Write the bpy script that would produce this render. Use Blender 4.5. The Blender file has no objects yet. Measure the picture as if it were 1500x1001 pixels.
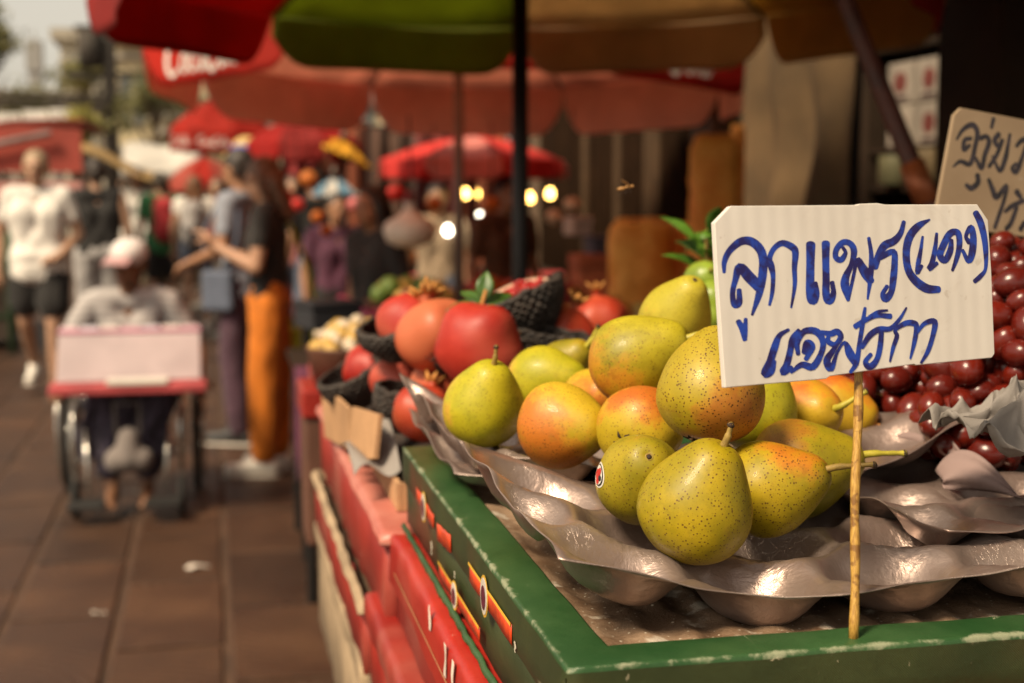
import bpy, bmesh, math, random
import numpy as np
from mathutils import Vector, Matrix, Quaternion, noise as mnoise
from mathutils.bvhtree import BVHTree
random.seed(7)
R = math.radians
SC = bpy.context.scene
COL = SC.collection

# ------------------------------------------------------------------ camera
FOC, CX, CY, HOR, VPX, CAMH = 2000.0, 750.0, 500.5, 279.0, 310.0, 1.48
PIT = math.atan((CY - HOR) / FOC)
YAW = math.atan((CX - VPX) / FOC * math.cos(PIT))
cam = bpy.data.cameras.new('camera')
cam.sensor_width = 36.0
cam.lens = FOC / 1500 * 36.0
cam.clip_start, cam.clip_end = 0.02, 2000
cam.dof.use_dof = True
cam.dof.focus_distance = 0.885
cam.dof.aperture_fstop = 6.0
cam_ob = bpy.data.objects.new('camera', cam)
COL.objects.link(cam_ob)
cam_ob.location = (0, 0, CAMH)
cam_ob.rotation_euler = (math.pi / 2 - PIT, 0, -YAW)
SC.camera = cam_ob

# ------------------------------------------------------------------ sky, sun, exposure
SUN_EL, SUN_AZ = R(50), R(236)      # azimuth clockwise from +Y: behind the camera, on the street side
w = bpy.data.worlds.new('World'); SC.world = w; w.use_nodes = True
nt = w.node_tree; nt.nodes.clear()
sky = nt.nodes.new('ShaderNodeTexSky'); sky.sky_type = 'NISHITA'; sky.sun_disc = False
sky.sun_elevation = SUN_EL; sky.sun_rotation = SUN_AZ
sky.air_density = 1.0; sky.dust_density = 1.5; sky.ozone_density = 1.0
hs = nt.nodes.new('ShaderNodeHueSaturation'); hs.inputs['Saturation'].default_value = 0.16
tint = nt.nodes.new('ShaderNodeMixRGB'); tint.blend_type = 'MULTIPLY'; tint.inputs[0].default_value = 1
tint.inputs[2].default_value = (1.0, 0.89, 0.73, 1)
bg = nt.nodes.new('ShaderNodeBackground'); bg.inputs['Strength'].default_value = 0.075
wo = nt.nodes.new('ShaderNodeOutputWorld')
nt.links.new(sky.outputs[0], hs.inputs['Color']); nt.links.new(hs.outputs[0], tint.inputs[1])
nt.links.new(tint.outputs[0], bg.inputs['Color']); nt.links.new(bg.outputs[0], wo.inputs['Surface'])
sun = bpy.data.lights.new('sun', 'SUN'); sun.energy = 2.7; sun.angle = R(14); sun.color = (1.0, 0.82, 0.58)
sun_ob = bpy.data.objects.new('sun', sun); COL.objects.link(sun_ob)
sd = Vector((math.sin(SUN_AZ) * math.cos(SUN_EL), math.cos(SUN_AZ) * math.cos(SUN_EL), math.sin(SUN_EL)))
sun_ob.rotation_euler = sd.to_track_quat('Z', 'Y').to_euler()
SC.view_settings.view_transform = 'Standard'; SC.view_settings.look = 'None'
SC.view_settings.exposure = 1.0; SC.view_settings.gamma = 1.0
SC.render.engine = 'CYCLES'
SC.cycles.use_denoising = True
SC.cycles.max_bounces = 8; SC.cycles.diffuse_bounces = 4; SC.cycles.glossy_bounces = 3
SC.cycles.transmission_bounces = 6; SC.cycles.transparent_max_bounces = 6
SC.cycles.sample_clamp_indirect = 6.0
SC.cycles.caustics_reflective = False; SC.cycles.caustics_refractive = False

# ------------------------------------------------------------------ survey helpers: sight lines of the photograph to world points
_C = Vector((0, 0, CAMH))
_R = Vector((math.cos(YAW), -math.sin(YAW), 0))
_Fh = Vector((math.sin(YAW), math.cos(YAW), 0))
_F = _Fh * math.cos(PIT) + Vector((0, 0, -math.sin(PIT)))
_U = _Fh * math.sin(PIT) + Vector((0, 0, math.cos(PIT)))
def _ray(x, y): return _F + _R * ((x - CX) / FOC) + _U * ((CY - y) / FOC)
def at(x, y, d): return _C + _ray(x, y) * d
def onz(x, y, z):
    r = _ray(x, y); return _C + r * ((z - CAMH) / r.z)
def onx(x, y, X):
    r = _ray(x, y); return _C + r * (X / r.x)
def cv(r, u, t): return (_R * r + _U * u - _F * t).normalized()

# ------------------------------------------------------------------ materials
def srgb(r, g, b):
    f = lambda c: (c / 255 / 12.92) if c / 255 <= 0.04045 else ((c / 255 + 0.055) / 1.055) ** 2.4
    return (f(r), f(g), f(b))
class NT:
    def __init__(s, name):
        s.m = bpy.data.materials.new(name); s.m.use_nodes = True
        s.t = s.m.node_tree; s.t.nodes.clear()
        s.out = s.n('ShaderNodeOutputMaterial')
    def n(s, typ, **kw):
        x = s.t.nodes.new(typ)
        for k, v in kw.items(): setattr(x, k, v)
        return x
    def l(s, a, b): s.t.links.new(a, b)
    def val(s, inp, v):
        if hasattr(v, 'node'): s.l(v, inp)
        else: inp.default_value = v
    def coord(s, rnd=True):
        tc = s.n('ShaderNodeTexCoord')
        if not rnd: return tc.outputs['Object']
        oi = s.n('ShaderNodeObjectInfo')
        m = s.n('ShaderNodeVectorMath', operation='MULTIPLY_ADD')
        cx = s.n('ShaderNodeCombineXYZ')
        for i in range(3): s.l(oi.outputs['Random'], cx.inputs[i])
        s.l(cx.outputs[0], m.inputs[0]); m.inputs[1].default_value = (37.1, 53.7, 19.3)
        s.l(tc.outputs['Object'], m.inputs[2])
        return m.outputs[0]
    def noise(s, vec, scale, detail=4, rough=.55, dist=0):
        x = s.n('ShaderNodeTexNoise'); s.l(vec, x.inputs['Vector'])
        x.inputs['Scale'].default_value = scale; x.inputs['Detail'].default_value = detail
        x.inputs['Roughness'].default_value = rough; x.inputs['Distortion'].default_value = dist
        return x.outputs['Fac']
    def ramp(s, fac, a, b, smooth=True):
        x = s.n('ShaderNodeMapRange'); x.interpolation_type = 'SMOOTHSTEP' if smooth else 'LINEAR'
        s.l(fac, x.inputs['Value']); x.inputs['From Min'].default_value = a; x.inputs['From Max'].default_value = b
        return x.outputs['Result']
    def mix(s, fac, a, b, mode='MIX'):
        x = s.n('ShaderNodeMixRGB', blend_type=mode)
        s.val(x.inputs[0], fac)
        for i, v in ((1, a), (2, b)):
            if hasattr(v, 'node'): s.l(v, x.inputs[i])
            else: x.inputs[i].default_value = tuple(v) + (1,) if len(v) == 3 else v
        return x.outputs[0]
    def math(s, op, a, b=0.5):
        x = s.n('ShaderNodeMath', operation=op); s.val(x.inputs[0], a); s.val(x.inputs[1], b); return x.outputs[0]
    def bump(s, h, strength=.3, dist=.01, normal=None):
        x = s.n('ShaderNodeBump'); s.l(h, x.inputs['Height']); x.inputs['Strength'].default_value = strength
        x.inputs['Distance'].default_value = dist
        if normal is not None: s.l(normal, x.inputs['Normal'])
        return x.outputs[0]
    def bsdf(s, col, rough=.6, metal=0, normal=None, spec=.5, sss=0, sssr=(.01, .005, .002), coat=0, emis=None, es=0, sheen=0):
        b = s.n('ShaderNodeBsdfPrincipled')
        if hasattr(col, 'node'): s.l(col, b.inputs['Base Color'])
        else: b.inputs['Base Color'].default_value = tuple(col) + (1,)
        s.val(b.inputs['Roughness'], rough); s.val(b.inputs['Metallic'], metal)
        b.inputs['Specular IOR Level'].default_value = spec
        if sss:
            b.inputs['Subsurface Weight'].default_value = sss; b.inputs['Subsurface Radius'].default_value = sssr
            b.inputs['Subsurface Scale'].default_value = 1.0
        b.inputs['Coat Weight'].default_value = coat
        b.inputs['Sheen Weight'].default_value = sheen
        if emis: b.inputs['Emission Color'].default_value = tuple(emis) + (1,); b.inputs['Emission Strength'].default_value = es
        if normal is not None: s.l(normal, b.inputs['Normal'])
        return b.outputs[0]
    def done(s, sh): s.l(sh, s.out.inputs['Surface']); return s.m
_MC = {}
def pm(name, col, rough=.6, metal=0, var=.2, vs=6, bump=.15, bs=60, spec=.5, transl=0, sss=0, col2=None, bd=.004, es=0, sheen=0):
    """plain procedural material: two-tone noise colour, noise roughness, fine bump"""
    if name in _MC: return _MC[name]
    t = NT(name); v = t.coord()
    n1 = t.noise(v, vs, 5, .6)
    c1 = tuple(min(1, c * (1 - var)) for c in col); c2 = col2 or tuple(min(1, c * (1 + var)) for c in col)
    c = t.mix(t.ramp(n1, .3, .7), c1, c2)
    n2 = t.noise(v, bs, 4, .6)
    rr = t.n('ShaderNodeMapRange'); t.l(n1, rr.inputs[0]); rr.inputs[3].default_value = max(.02, rough - .08); rr.inputs[4].default_value = min(1, rough + .08)
    sh = t.bsdf(c, rr.outputs[0], metal, t.bump(n2, bump, bd), spec, sss, sheen=sheen, emis=col if es else None, es=es)
    if transl:
        tr = t.n('ShaderNodeBsdfTranslucent'); t.l(c, tr.inputs[0])
        mx = t.n('ShaderNodeMixShader'); mx.inputs[0].default_value = transl
        t.l(sh, mx.inputs[1]); t.l(tr.outputs[0], mx.inputs[2]); sh = mx.outputs[0]
    _MC[name] = t.done(sh); return _MC[name]

# ------------------------------------------------------------------ mesh builder
def frame_z(d):
    return Vector(d).normalized().to_track_quat('Z', 'Y').to_matrix()
class MB:
    def __init__(s): s.v = []; s.f = []; s.m = []; s.cur = 0
    def add(s, vs, fs, mi=None):
        o = len(s.v); s.v.extend([tuple(x) for x in vs]); s.f.extend([tuple(i + o for i in f) for f in fs])
        s.m.extend([s.cur if mi is None else mi] * len(fs)); return s
    def box(s, c, size, rot=None, mi=None):
        hx, hy, hz = (x / 2 for x in size); c = Vector(c)
        vs = [Vector((x, y, z)) for z in (-hz, hz) for y in (-hy, hy) for x in (-hx, hx)]
        if rot is not None: vs = [rot @ q for q in vs]
        return s.add([c + q for q in vs], [(0, 2, 3, 1), (4, 5, 7, 6), (0, 1, 5, 4), (2, 6, 7, 3), (0, 4, 6, 2), (1, 3, 7, 5)], mi)
    def lo_hi(s, a, b, mi=None):
        return s.box([(a[i] + b[i]) / 2 for i in range(3)], [abs(b[i] - a[i]) for i in range(3)], None, mi)
    def tube(s, pts, rad, n=8, cap=True, mi=None, flat=1.0):
        pts = [Vector(p) for p in pts]; m = len(pts)
        if not hasattr(rad, '__len__'): rad = [rad] * m
        vs = []; up = None
        for i, p in enumerate(pts):
            d = (pts[min(i + 1, m - 1)] - pts[max(i - 1, 0)]).normalized()
            if up is None: up = d.orthogonal().normalized()
            up = (up - d * up.dot(d)).normalized(); sd_ = d.cross(up)
            for k in range(n):
                a = 2 * math.pi * k / n
                vs.append(p + (up * math.cos(a) + sd_ * math.sin(a) * flat) * rad[i])
        fs = [(i * n + k, i * n + (k + 1) % n, (i + 1) * n + (k + 1) % n, (i + 1) * n + k) for i in range(m - 1) for k in range(n)]
        if cap: fs += [tuple(range(n - 1, -1, -1)), tuple((m - 1) * n + k for k in range(n))]
        return s.add(vs, fs, mi)
    def capsule(s, a, b, ra, rb, n=10, mi=None):
        a = Vector(a); b = Vector(b); d = b - a; L = d.length
        if L < 1e-6: return s.ell(a, (ra, ra, ra), n=n, mi=mi)
        d /= L; pts = []; rr = []
        for k in (80, 50, 20): pts.append(a - d * ra * math.sin(R(k))); rr.append(ra * math.cos(R(k)))
        pts.append(a); rr.append(ra); pts.append(b); rr.append(rb)
        for k in (20, 50, 80): pts.append(b + d * rb * math.sin(R(k))); rr.append(rb * math.cos(R(k)))
        return s.tube(pts, rr, n, True, mi)
    def ell(s, c, r, rot=None, n=12, mi=None, m=None):
        c = Vector(c); m = m or max(4, n // 2 + 1); vs = [Vector((0, 0, -r[2]))]
        for i in range(1, m):
            ph = -math.pi / 2 + math.pi * i / m
            for k in range(n):
                a = 2 * math.pi * k / n
                vs.append(Vector((r[0] * math.cos(ph) * math.cos(a), r[1] * math.cos(ph) * math.sin(a), r[2] * math.sin(ph))))
        vs.append(Vector((0, 0, r[2])))
        if rot is not None: vs = [rot @ q for q in vs]
        fs = [(0, 1 + (k + 1) % n, 1 + k) for k in range(n)]
        for i in range(m - 2):
            for k in range(n):
                fs.append((1 + i * n + k, 1 + i * n + (k + 1) % n, 1 + (i + 1) * n + (k + 1) % n, 1 + (i + 1) * n + k))
        t = len(vs) - 1; o = 1 + (m - 2) * n
        fs += [(o + k, o + (k + 1) % n, t) for k in range(n)]
        return s.add([c + q for q in vs], fs, mi)
    def lathe(s, prof, n=24, mi=None, org=(0, 0, 0), rot=None, fn=None):
        vs = []; org = Vector(org)
        for i, (r, z) in enumerate(prof):
            for k in range(n):
                a = 2 * math.pi * k / n; q = Vector((r * math.cos(a), r * math.sin(a), z))
                if fn: q = fn(q, i, k)
                if rot is not None: q = rot @ q
                vs.append(org + q)
        m = len(prof)
        fs = [(i * n + k, i * n + (k + 1) % n, (i + 1) * n + (k + 1) % n, (i + 1) * n + k) for i in range(m - 1) for k in range(n)]
        fs += [tuple(range(n - 1, -1, -1)), tuple((m - 1) * n + k for k in range(n))]
        return s.add(vs, fs, mi)
    def grid(s, fn, nu, nv, mi=None):
        vs = [fn(i / nu, j / nv) for j in range(nv + 1) for i in range(nu + 1)]
        fs = [(j * (nu + 1) + i, j * (nu + 1) + i + 1, (j + 1) * (nu + 1) + i + 1, (j + 1) * (nu + 1) + i) for j in range(nv) for i in range(nu)]
        return s.add(vs, fs, mi)
    def prism(s, poly, fr, th, mi=None):
        """poly [(u,v)], fr=(origin, u axis, v axis); extruded by th along u x v"""
        o, ax, ay = (Vector(q) for q in fr); nz = ax.cross(ay).normalized(); n = len(poly)
        vs = [o + ax * u + ay * v for u, v in poly]; vs += [q + nz * th for q in vs]
        fs = [tuple(range(n - 1, -1, -1)), tuple(range(n, 2 * n))] + [(i, (i + 1) % n, n + (i + 1) % n, n + i) for i in range(n)]
        return s.add(vs, fs, mi)
    def build(s, name, mat, parent=None, smooth=False, bevel=0, loc=None, rot=None, solid=0, sub=0, seg=2):
        me = bpy.data.meshes.new(name); me.from_pydata(s.v, [], s.f); me.update()
        mats = mat if isinstance(mat, (list, tuple)) else [mat]
        for m in mats: me.materials.append(m)
        if len(mats) > 1: me.polygons.foreach_set('material_index', s.m)
        if smooth: me.polygons.foreach_set('use_smooth', [True] * len(me.polygons))
        o = bpy.data.objects.new(name, me); COL.objects.link(o)
        if parent is not None: o.parent = parent
        if loc is not None: o.location = loc
        if rot is not None: o.rotation_mode = 'QUATERNION'; o.rotation_quaternion = rot
        if solid: q = o.modifiers.new('solid', 'SOLIDIFY'); q.thickness = solid; q.offset = 0
        if sub: q = o.modifiers.new('sub', 'SUBSURF'); q.levels = sub; q.render_levels = sub
        if bevel: q = o.modifiers.new('bevel', 'BEVEL'); q.width = bevel; q.segments = seg; q.limit_method = 'ANGLE'; q.angle_limit = R(40)
        return o
def tag(o, label, cat, group=None, kind=None):
    if label: o['label'] = label
    if cat: o['category'] = cat
    if group: o['group'] = group
    if kind: o['kind'] = kind
    return o
def empty(name, loc, rz=0, label=None, cat=None, group=None):
    o = bpy.data.objects.new(name, None); COL.objects.link(o); o.location = loc; o.rotation_euler = (0, 0, rz)
    o.empty_display_size = .1
    return tag(o, label, cat, group)
def copy_tree(o, parent=None):
    c = o.copy(); COL.objects.link(c); c.parent = parent
    for ch in list(o.children): copy_tree(ch, c)
    return c
def cat_rom(pts, n=6):
    P = [np.array(p, float) for p in pts]
    P = [2 * P[0] - P[1]] + P + [2 * P[-1] - P[-2]]; out = []
    for i in range(1, len(P) - 2):
        for k in range(n):
            t = k / n
            out.append(.5 * ((2 * P[i]) + (P[i + 1] - P[i - 1]) * t + (2 * P[i - 1] - 5 * P[i] + 4 * P[i + 1] - P[i + 2]) * t * t + (3 * P[i] - P[i - 1] - 3 * P[i + 1] + P[i + 2]) * t ** 3))
    out.append(P[-2]); return out
def ribbons(strokes, fn, n=5):
    """pen strokes [(x,y,w)...] mapped through fn(x,y,h) as flat ribbons with round ends; h lifts each stroke a hair above the last"""
    mb = MB()
    for si, st in enumerate(strokes):
        pts = cat_rom(st, n); m = len(pts); L = []; Rr = []
        for i, p in enumerate(pts):
            d = pts[min(i + 1, m - 1)][:2] - pts[max(i - 1, 0)][:2]; d = d / (np.linalg.norm(d) + 1e-9); q = np.array((-d[1], d[0]))
            wd = max(p[2], 1) / 2; h = si + i / m * .9
            L.append(fn(*(p[:2] + q * wd), h)); Rr.append(fn(*(p[:2] - q * wd), h))
        vs = L + Rr; mb.add(vs, [(i, i + 1, m + i + 1, m + i) for i in range(m - 1)])
        for e, sg in ((0, -1), (m - 1, 1)):
            p = pts[e]; d = (pts[1] - pts[0] if e == 0 else pts[-1] - pts[-2])[:2]; d = d / (np.linalg.norm(d) + 1e-9) * sg; q = np.array((-d[1], d[0]))
            wd = p[2] / 2; h = si + (0 if e == 0 else .9)
            arc = [fn(*(p[:2] + q * wd * math.cos(a) + d * wd * .7 * math.sin(a)), h) for a in [math.pi * k / 6 for k in range(7)]]
            mb.add(arc, [tuple(range(7)) if sg > 0 else tuple(range(7))])
    return mb
_TMP = bpy.data.scenes.new('workshop')     # bare scene in which body surfaces are skinned, so that the main scene is not re-evaluated each time
def remesh(mb, name, mat, parent, voxel=.008, smooth=3, fac=.5):
    o = mb.build(name, mat, None); COL.objects.unlink(o); _TMP.collection.objects.link(o)
    q = o.modifiers.new('r', 'REMESH'); q.mode = 'VOXEL'; q.voxel_size = voxel; q.use_smooth_shade = True
    if smooth: q = o.modifiers.new('s', 'SMOOTH'); q.factor = fac; q.iterations = smooth
    vl = _TMP.view_layers[0]; vl.update(); dg = vl.depsgraph; me = bpy.data.meshes.new_from_object(o.evaluated_get(dg))
    old = o.data; o.modifiers.clear(); o.data = me; bpy.data.meshes.remove(old); me.name = name
    if not me.materials: me.materials.append(mat)
    _TMP.collection.objects.unlink(o); COL.objects.link(o); o.parent = parent
    return o
# ------------------------------------------------------------------ the setting: ground, paving
def slab_mat():
    t = NT('paving_stone'); tc = t.n('ShaderNodeTexCoord'); v = t.coord(); w_ = tc.outputs['Object']
    mp = t.n('ShaderNodeMapping'); t.l(w_, mp.inputs[0]); mp.inputs['Location'].default_value = (.185, .375, 0)
    wv = t.n('ShaderNodeTexWave', wave_type='RINGS', rings_direction='Z'); t.l(mp.outputs[0], wv.inputs[0])
    wv.inputs['Scale'].default_value = 7; wv.inputs['Distortion'].default_value = .6; wv.inputs['Detail'].default_value = 1
    n1 = t.noise(v, 3, 5, .6); n2 = t.noise(v, 60, 4, .7); n3 = t.noise(v, 1.1, 2)
    c = t.mix(t.ramp(n1, .3, .72), (.036, .0145, .0065), (.076, .034, .015))
    c = t.mix(t.math('MULTIPLY', t.ramp(n2, .55, .8), .5), c, (.13, .075, .042))
    c = t.mix(t.math('MULTIPLY', t.ramp(wv.outputs['Fac'], .75, .95), .35), c, (.082, .045, .026))
    c = t.mix(t.math('MULTIPLY', t.ramp(n3, .45, .62), .55), c, (.030, .013, .007))
    oi = t.n('ShaderNodeObjectInfo'); hv = t.n('ShaderNodeHueSaturation'); t.l(c, hv.inputs['Color'])
    mr = t.n('ShaderNodeMapRange'); t.l(oi.outputs['Random'], mr.inputs[0]); mr.inputs[3].default_value = .75; mr.inputs[4].default_value = 1.25
    t.l(mr.outputs[0], hv.inputs['Value'])
    b = t.bump(wv.outputs['Fac'], .5, .004); b = t.bump(n2, .4, .003, b)
    rr = t.n('ShaderNodeMapRange'); t.l(n1, rr.inputs[0]); rr.inputs[3].default_value = .38; rr.inputs[4].default_value = .7
    return t.done(t.bsdf(hv.outputs[0], rr.outputs[0], 0, b))
M_GROUND = pm('street_grout', (.070, .036, .020), .8, var=.3, vs=4, bump=.4, bs=50)
M_SLAB = slab_mat()
g = MB().grid(lambda u, v: (-90 + 180 * u, -40 + 240 * v, 0), 30, 40).build('ground', M_GROUND); g['kind'] = 'structure'
sl = MB().lo_hi((-.170, -.362, -.03), (.170, .362, .010))
slab0 = None; xs = [-.54 + .37 * k for k in range(-7, 5)]
for ix, x in enumerate(xs):
    for iy in range(19):
        y = 3.3 + .75 * iy + (.375 if ix % 2 else 0)
        if ix < 5 and iy < 1: continue
        if slab0 is None: o = slab0 = sl.build('paving_slab', M_SLAB, g, bevel=.005)
        else: o = slab0.copy(); COL.objects.link(o)
        o.location = (x + random.uniform(-.003, .003), y, random.uniform(-.003, .003)); o.rotation_euler = (random.uniform(-.004, .004), random.uniform(-.004, .004), random.choice((0, math.pi)))
M_LITTER = pm('litter_paper', (.62, .55, .48), .8, bump=.3)
for i, (px, py, s_) in enumerate(((290, 830, .055), (145, 898, .028), (205, 720, .03), (480, 860, .02))):
    q = onz(px, py, .016); mb = MB(); a_ = random.random() * 3
    mb.grid(lambda u, v: (s_ * (u - .5) * 1.6, s_ * (v - .5) * .7, .006 * math.sin(u * 5 + i) + .004 * math.sin(v * 7)), 8, 5)
    o = mb.build('paper_scrap', M_LITTER, None, True, solid=.001, loc=q); o.rotation_euler = (0, 0, .2 + a_ * .2)
    tag(o, ('long pale paper scrap on the paving in the middle of the walkway', 'small pale scrap on the paving near the lower edge', 'small pale scrap on the paving in front of the wheelchair', 'tiny pale scrap on the paving beside the red cartons')[i], 'litter', 'scraps of paper on the paving')

# ------------------------------------------------------------------ buildings behind the street
M_GLASS = pm('window_glass', (.16, .18, .18), .12, spec=.8, var=.3, vs=1, bump=.03)
M_FRAME = pm('window_frame', (.5, .45, .36), .6)
def building(name, label, x0, x1, y, dep, h, colr, cols, rows, z0=3.4, balc=(), seed=0, roof=True):
    rnd = random.Random(seed); e = empty(name, ((x0 + x1) / 2, y, 0), 0, label, 'building'); W = x1 - x0
    m = pm('render_' + name + str(seed), colr, .85, var=.22, vs=.6, bump=.3, bs=12, bd=.02)
    MB().lo_hi((-W / 2, 0, 0), (W / 2, dep, h)).build('wall', m, e)
    if roof: MB().lo_hi((-W / 2 - .25, -.3, h), (W / 2 + .25, dep, h + .35)).build('roof', pm('roof_slab', (.36, .33, .28), .8), e)
    cw = W / cols; rh = (h - z0) / rows
    for r_ in range(rows):
        MB().lo_hi((-W / 2, -.12, z0 + r_ * rh - .14), (W / 2, -.002, z0 + r_ * rh)).build('ledge', pm('ledge', (.55, .50, .42), .8), e)
        for c_ in range(cols):
            cx = -W / 2 + (c_ + .5) * cw; cz = z0 + r_ * rh + rh * .5; ww, wh = cw * .56, rh * .56
            f = MB().lo_hi((cx - ww / 2, -.06, cz - wh / 2), (cx + ww / 2, -.003, cz + wh / 2)).build('window', M_FRAME, e)
            for k in (0, 1):
                MB().lo_hi((cx - ww / 2 + .06 + k * ww / 2, -.075, cz - wh / 2 + .06), (cx + k * ww / 2 - .04, -.062, cz + wh / 2 - .06)).build('pane', M_GLASS, f)
            if (r_, c_) in balc:
                b = MB().lo_hi((cx - cw * .42, -.9, cz - wh / 2 - .25), (cx + cw * .42, -.004, cz - wh / 2 - .1)).build('balcony', pm('balcony_conc', (.55, .5, .42), .8), e)
                rl = MB()
                for k in range(9): rl.tube([(cx - cw * .4 + cw * .1 * k, -.87, cz - wh / 2 - .1), (cx - cw * .4 + cw * .1 * k, -.87, cz - wh / 2 + .75)], .02, 5)
                rl.tube([(cx - cw * .42, -.87, cz - wh / 2 + .76), (cx + cw * .42, -.87, cz - wh / 2 + .76)], .03, 6); rl.build('railing', pm('rail_metal', (.25, .22, .18), .5), b)
            elif rnd.random() < .35:
                a = MB().lo_hi((cx + ww / 2 + .06, -.36, cz - wh * .4), (cx + ww / 2 + .62, -.004, cz - wh * .4 + .5)).build('air_conditioner', pm('ac_white', (.6, .57, .5), .6), e, bevel=.02)
    return e
p0 = at(168, 200, 36); p1 = at(560, 200, 36)
building('street_end_building', 'cream apartment block with window rows closing the far end of the street', p0.x, p1.x, 36, 8, 9.5, (.62, .52, .33), 6, 3, 2.6, {(0, 1), (1, 0), (1, 2)}, 3)
p0 = at(104, 200, 46); p1 = at(158, 200, 46)
building('narrow_building', 'narrow grey block with balcony plants behind the utility pole', p0.x, p1.x + .4, 46, 6, 6.2, (.5, .47, .40), 2, 2, 2.4, {(1, 0), (0, 1)}, 5)
p0 = at(-160, 200, 52); p1 = at(90, 200, 52)
building('low_white_building', 'low whitewashed building under the sky behind the red awning kiosk', p0.x, p1.x, 52, 8, 4.7, (.72, .68, .6), 6, 1, 2.2, (), 6)
p0 = at(60, 100, 95); p1 = at(72, 100, 95)
e = empty('far_tower', ((p0.x + p1.x) / 2, 95, 0), 0, 'slim grey tower far off in the pale sky', 'tower')
mt = pm('tower_grey', (.33, .32, .30), .9)
MB().lo_hi((-.38, 0, 0), (.38, 1, 9.2)).build('shaft', mt, e); MB().lo_hi((-.5, -.1, 9.2), (.5, 1.1, 11.2)).build('top_block', mt, e)
MB().tube([(0, .5, 11.2), (0, .5, 11.9)], .06).build('mast', mt, e)
for k in range(5): MB().lo_hi((-.25, -.04, 2 + k * 1.4), (.25, -.004, 2.8 + k * 1.4)).build('window', M_GLASS, e)

# right-hand shop front: roof, columns, dark recess
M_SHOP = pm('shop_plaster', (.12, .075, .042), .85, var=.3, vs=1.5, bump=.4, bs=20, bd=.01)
M_DARK = pm('shade_dark_wood', (.030, .019, .012), .8, var=.4, vs=3, spec=.15)  # dark wood; also holds the shop interior's shade in its colour
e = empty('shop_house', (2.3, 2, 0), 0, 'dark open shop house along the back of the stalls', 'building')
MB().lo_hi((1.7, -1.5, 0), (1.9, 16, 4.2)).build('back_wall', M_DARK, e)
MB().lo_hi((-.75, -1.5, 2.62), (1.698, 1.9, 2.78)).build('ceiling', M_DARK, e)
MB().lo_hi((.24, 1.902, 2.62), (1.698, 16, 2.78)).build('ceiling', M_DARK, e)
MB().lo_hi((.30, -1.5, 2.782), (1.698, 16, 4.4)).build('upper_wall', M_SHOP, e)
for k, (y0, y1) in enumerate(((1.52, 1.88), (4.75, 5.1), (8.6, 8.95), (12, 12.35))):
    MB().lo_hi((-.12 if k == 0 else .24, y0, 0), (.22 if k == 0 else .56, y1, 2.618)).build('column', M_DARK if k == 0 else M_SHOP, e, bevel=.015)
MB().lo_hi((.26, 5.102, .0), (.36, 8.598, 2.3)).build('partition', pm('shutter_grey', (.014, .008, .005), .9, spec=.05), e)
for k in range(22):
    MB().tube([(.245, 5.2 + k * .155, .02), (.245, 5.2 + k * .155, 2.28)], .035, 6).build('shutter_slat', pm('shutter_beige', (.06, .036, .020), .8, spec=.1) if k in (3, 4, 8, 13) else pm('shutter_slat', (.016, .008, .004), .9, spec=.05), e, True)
# hanging canvas curtain
def curtain(name, label, pa, pb, z0, z1, x, mat, folds=7, amp=.04, seed=1):
    ya, yb = onx(pa, 200, x).y, onx(pb, 200, x).y
    mb = MB()
    mb.grid(lambda u, v: (amp * math.sin(u * folds * 6.28 + .7 * math.sin(v * 3 + seed)) * (.5 + .5 * v) + .05 * mnoise.noise((u * 4, v * 3, seed)), ya + (yb - ya) * u, z1 + (z0 - z1) * v), 70, 24)
    e_ = empty(name, (x, 0, 0), 0, label, 'curtain')
    mb.build('cloth', mat, e_, True, solid=.003)
    MB().tube([(0, min(ya, yb) - .1, z1 + .02), (0, max(ya, yb) + .1, z1 + .02)], .015).build('rail', M_DARK, e_)
    return e_
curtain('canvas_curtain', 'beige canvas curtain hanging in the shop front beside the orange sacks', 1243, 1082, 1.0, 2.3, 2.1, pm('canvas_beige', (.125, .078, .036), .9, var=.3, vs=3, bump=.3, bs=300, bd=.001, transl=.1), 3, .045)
# shelf with cartons
se = empty('shop_shelf', (2.75, 0, 0), 0, 'dark wooden rack in the shop recess behind the second price sign', 'shelf')
ya, yb = onx(1500, 200, 2.75).y - .5, onx(1295, 200, 2.75).y + .12
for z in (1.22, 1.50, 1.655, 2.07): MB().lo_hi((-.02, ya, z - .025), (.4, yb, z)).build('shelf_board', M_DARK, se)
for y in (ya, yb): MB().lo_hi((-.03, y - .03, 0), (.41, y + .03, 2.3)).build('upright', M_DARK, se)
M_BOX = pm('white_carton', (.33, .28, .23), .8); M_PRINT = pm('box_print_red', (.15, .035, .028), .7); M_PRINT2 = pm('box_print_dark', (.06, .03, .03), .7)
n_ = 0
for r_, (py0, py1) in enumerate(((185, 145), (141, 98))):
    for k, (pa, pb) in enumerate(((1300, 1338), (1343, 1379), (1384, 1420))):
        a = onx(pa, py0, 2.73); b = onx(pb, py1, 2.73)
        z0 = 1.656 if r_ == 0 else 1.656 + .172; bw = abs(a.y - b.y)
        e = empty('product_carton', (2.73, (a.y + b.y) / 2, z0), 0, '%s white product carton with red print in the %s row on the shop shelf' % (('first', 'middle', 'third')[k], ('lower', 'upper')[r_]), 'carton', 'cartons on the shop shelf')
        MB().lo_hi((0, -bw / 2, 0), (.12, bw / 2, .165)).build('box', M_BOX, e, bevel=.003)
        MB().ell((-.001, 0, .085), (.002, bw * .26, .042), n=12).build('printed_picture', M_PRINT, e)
        MB().lo_hi((-.002, -bw * .3, .012), (-.0005, bw * .3, .03)).build('printed_band', M_PRINT2, e)
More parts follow.
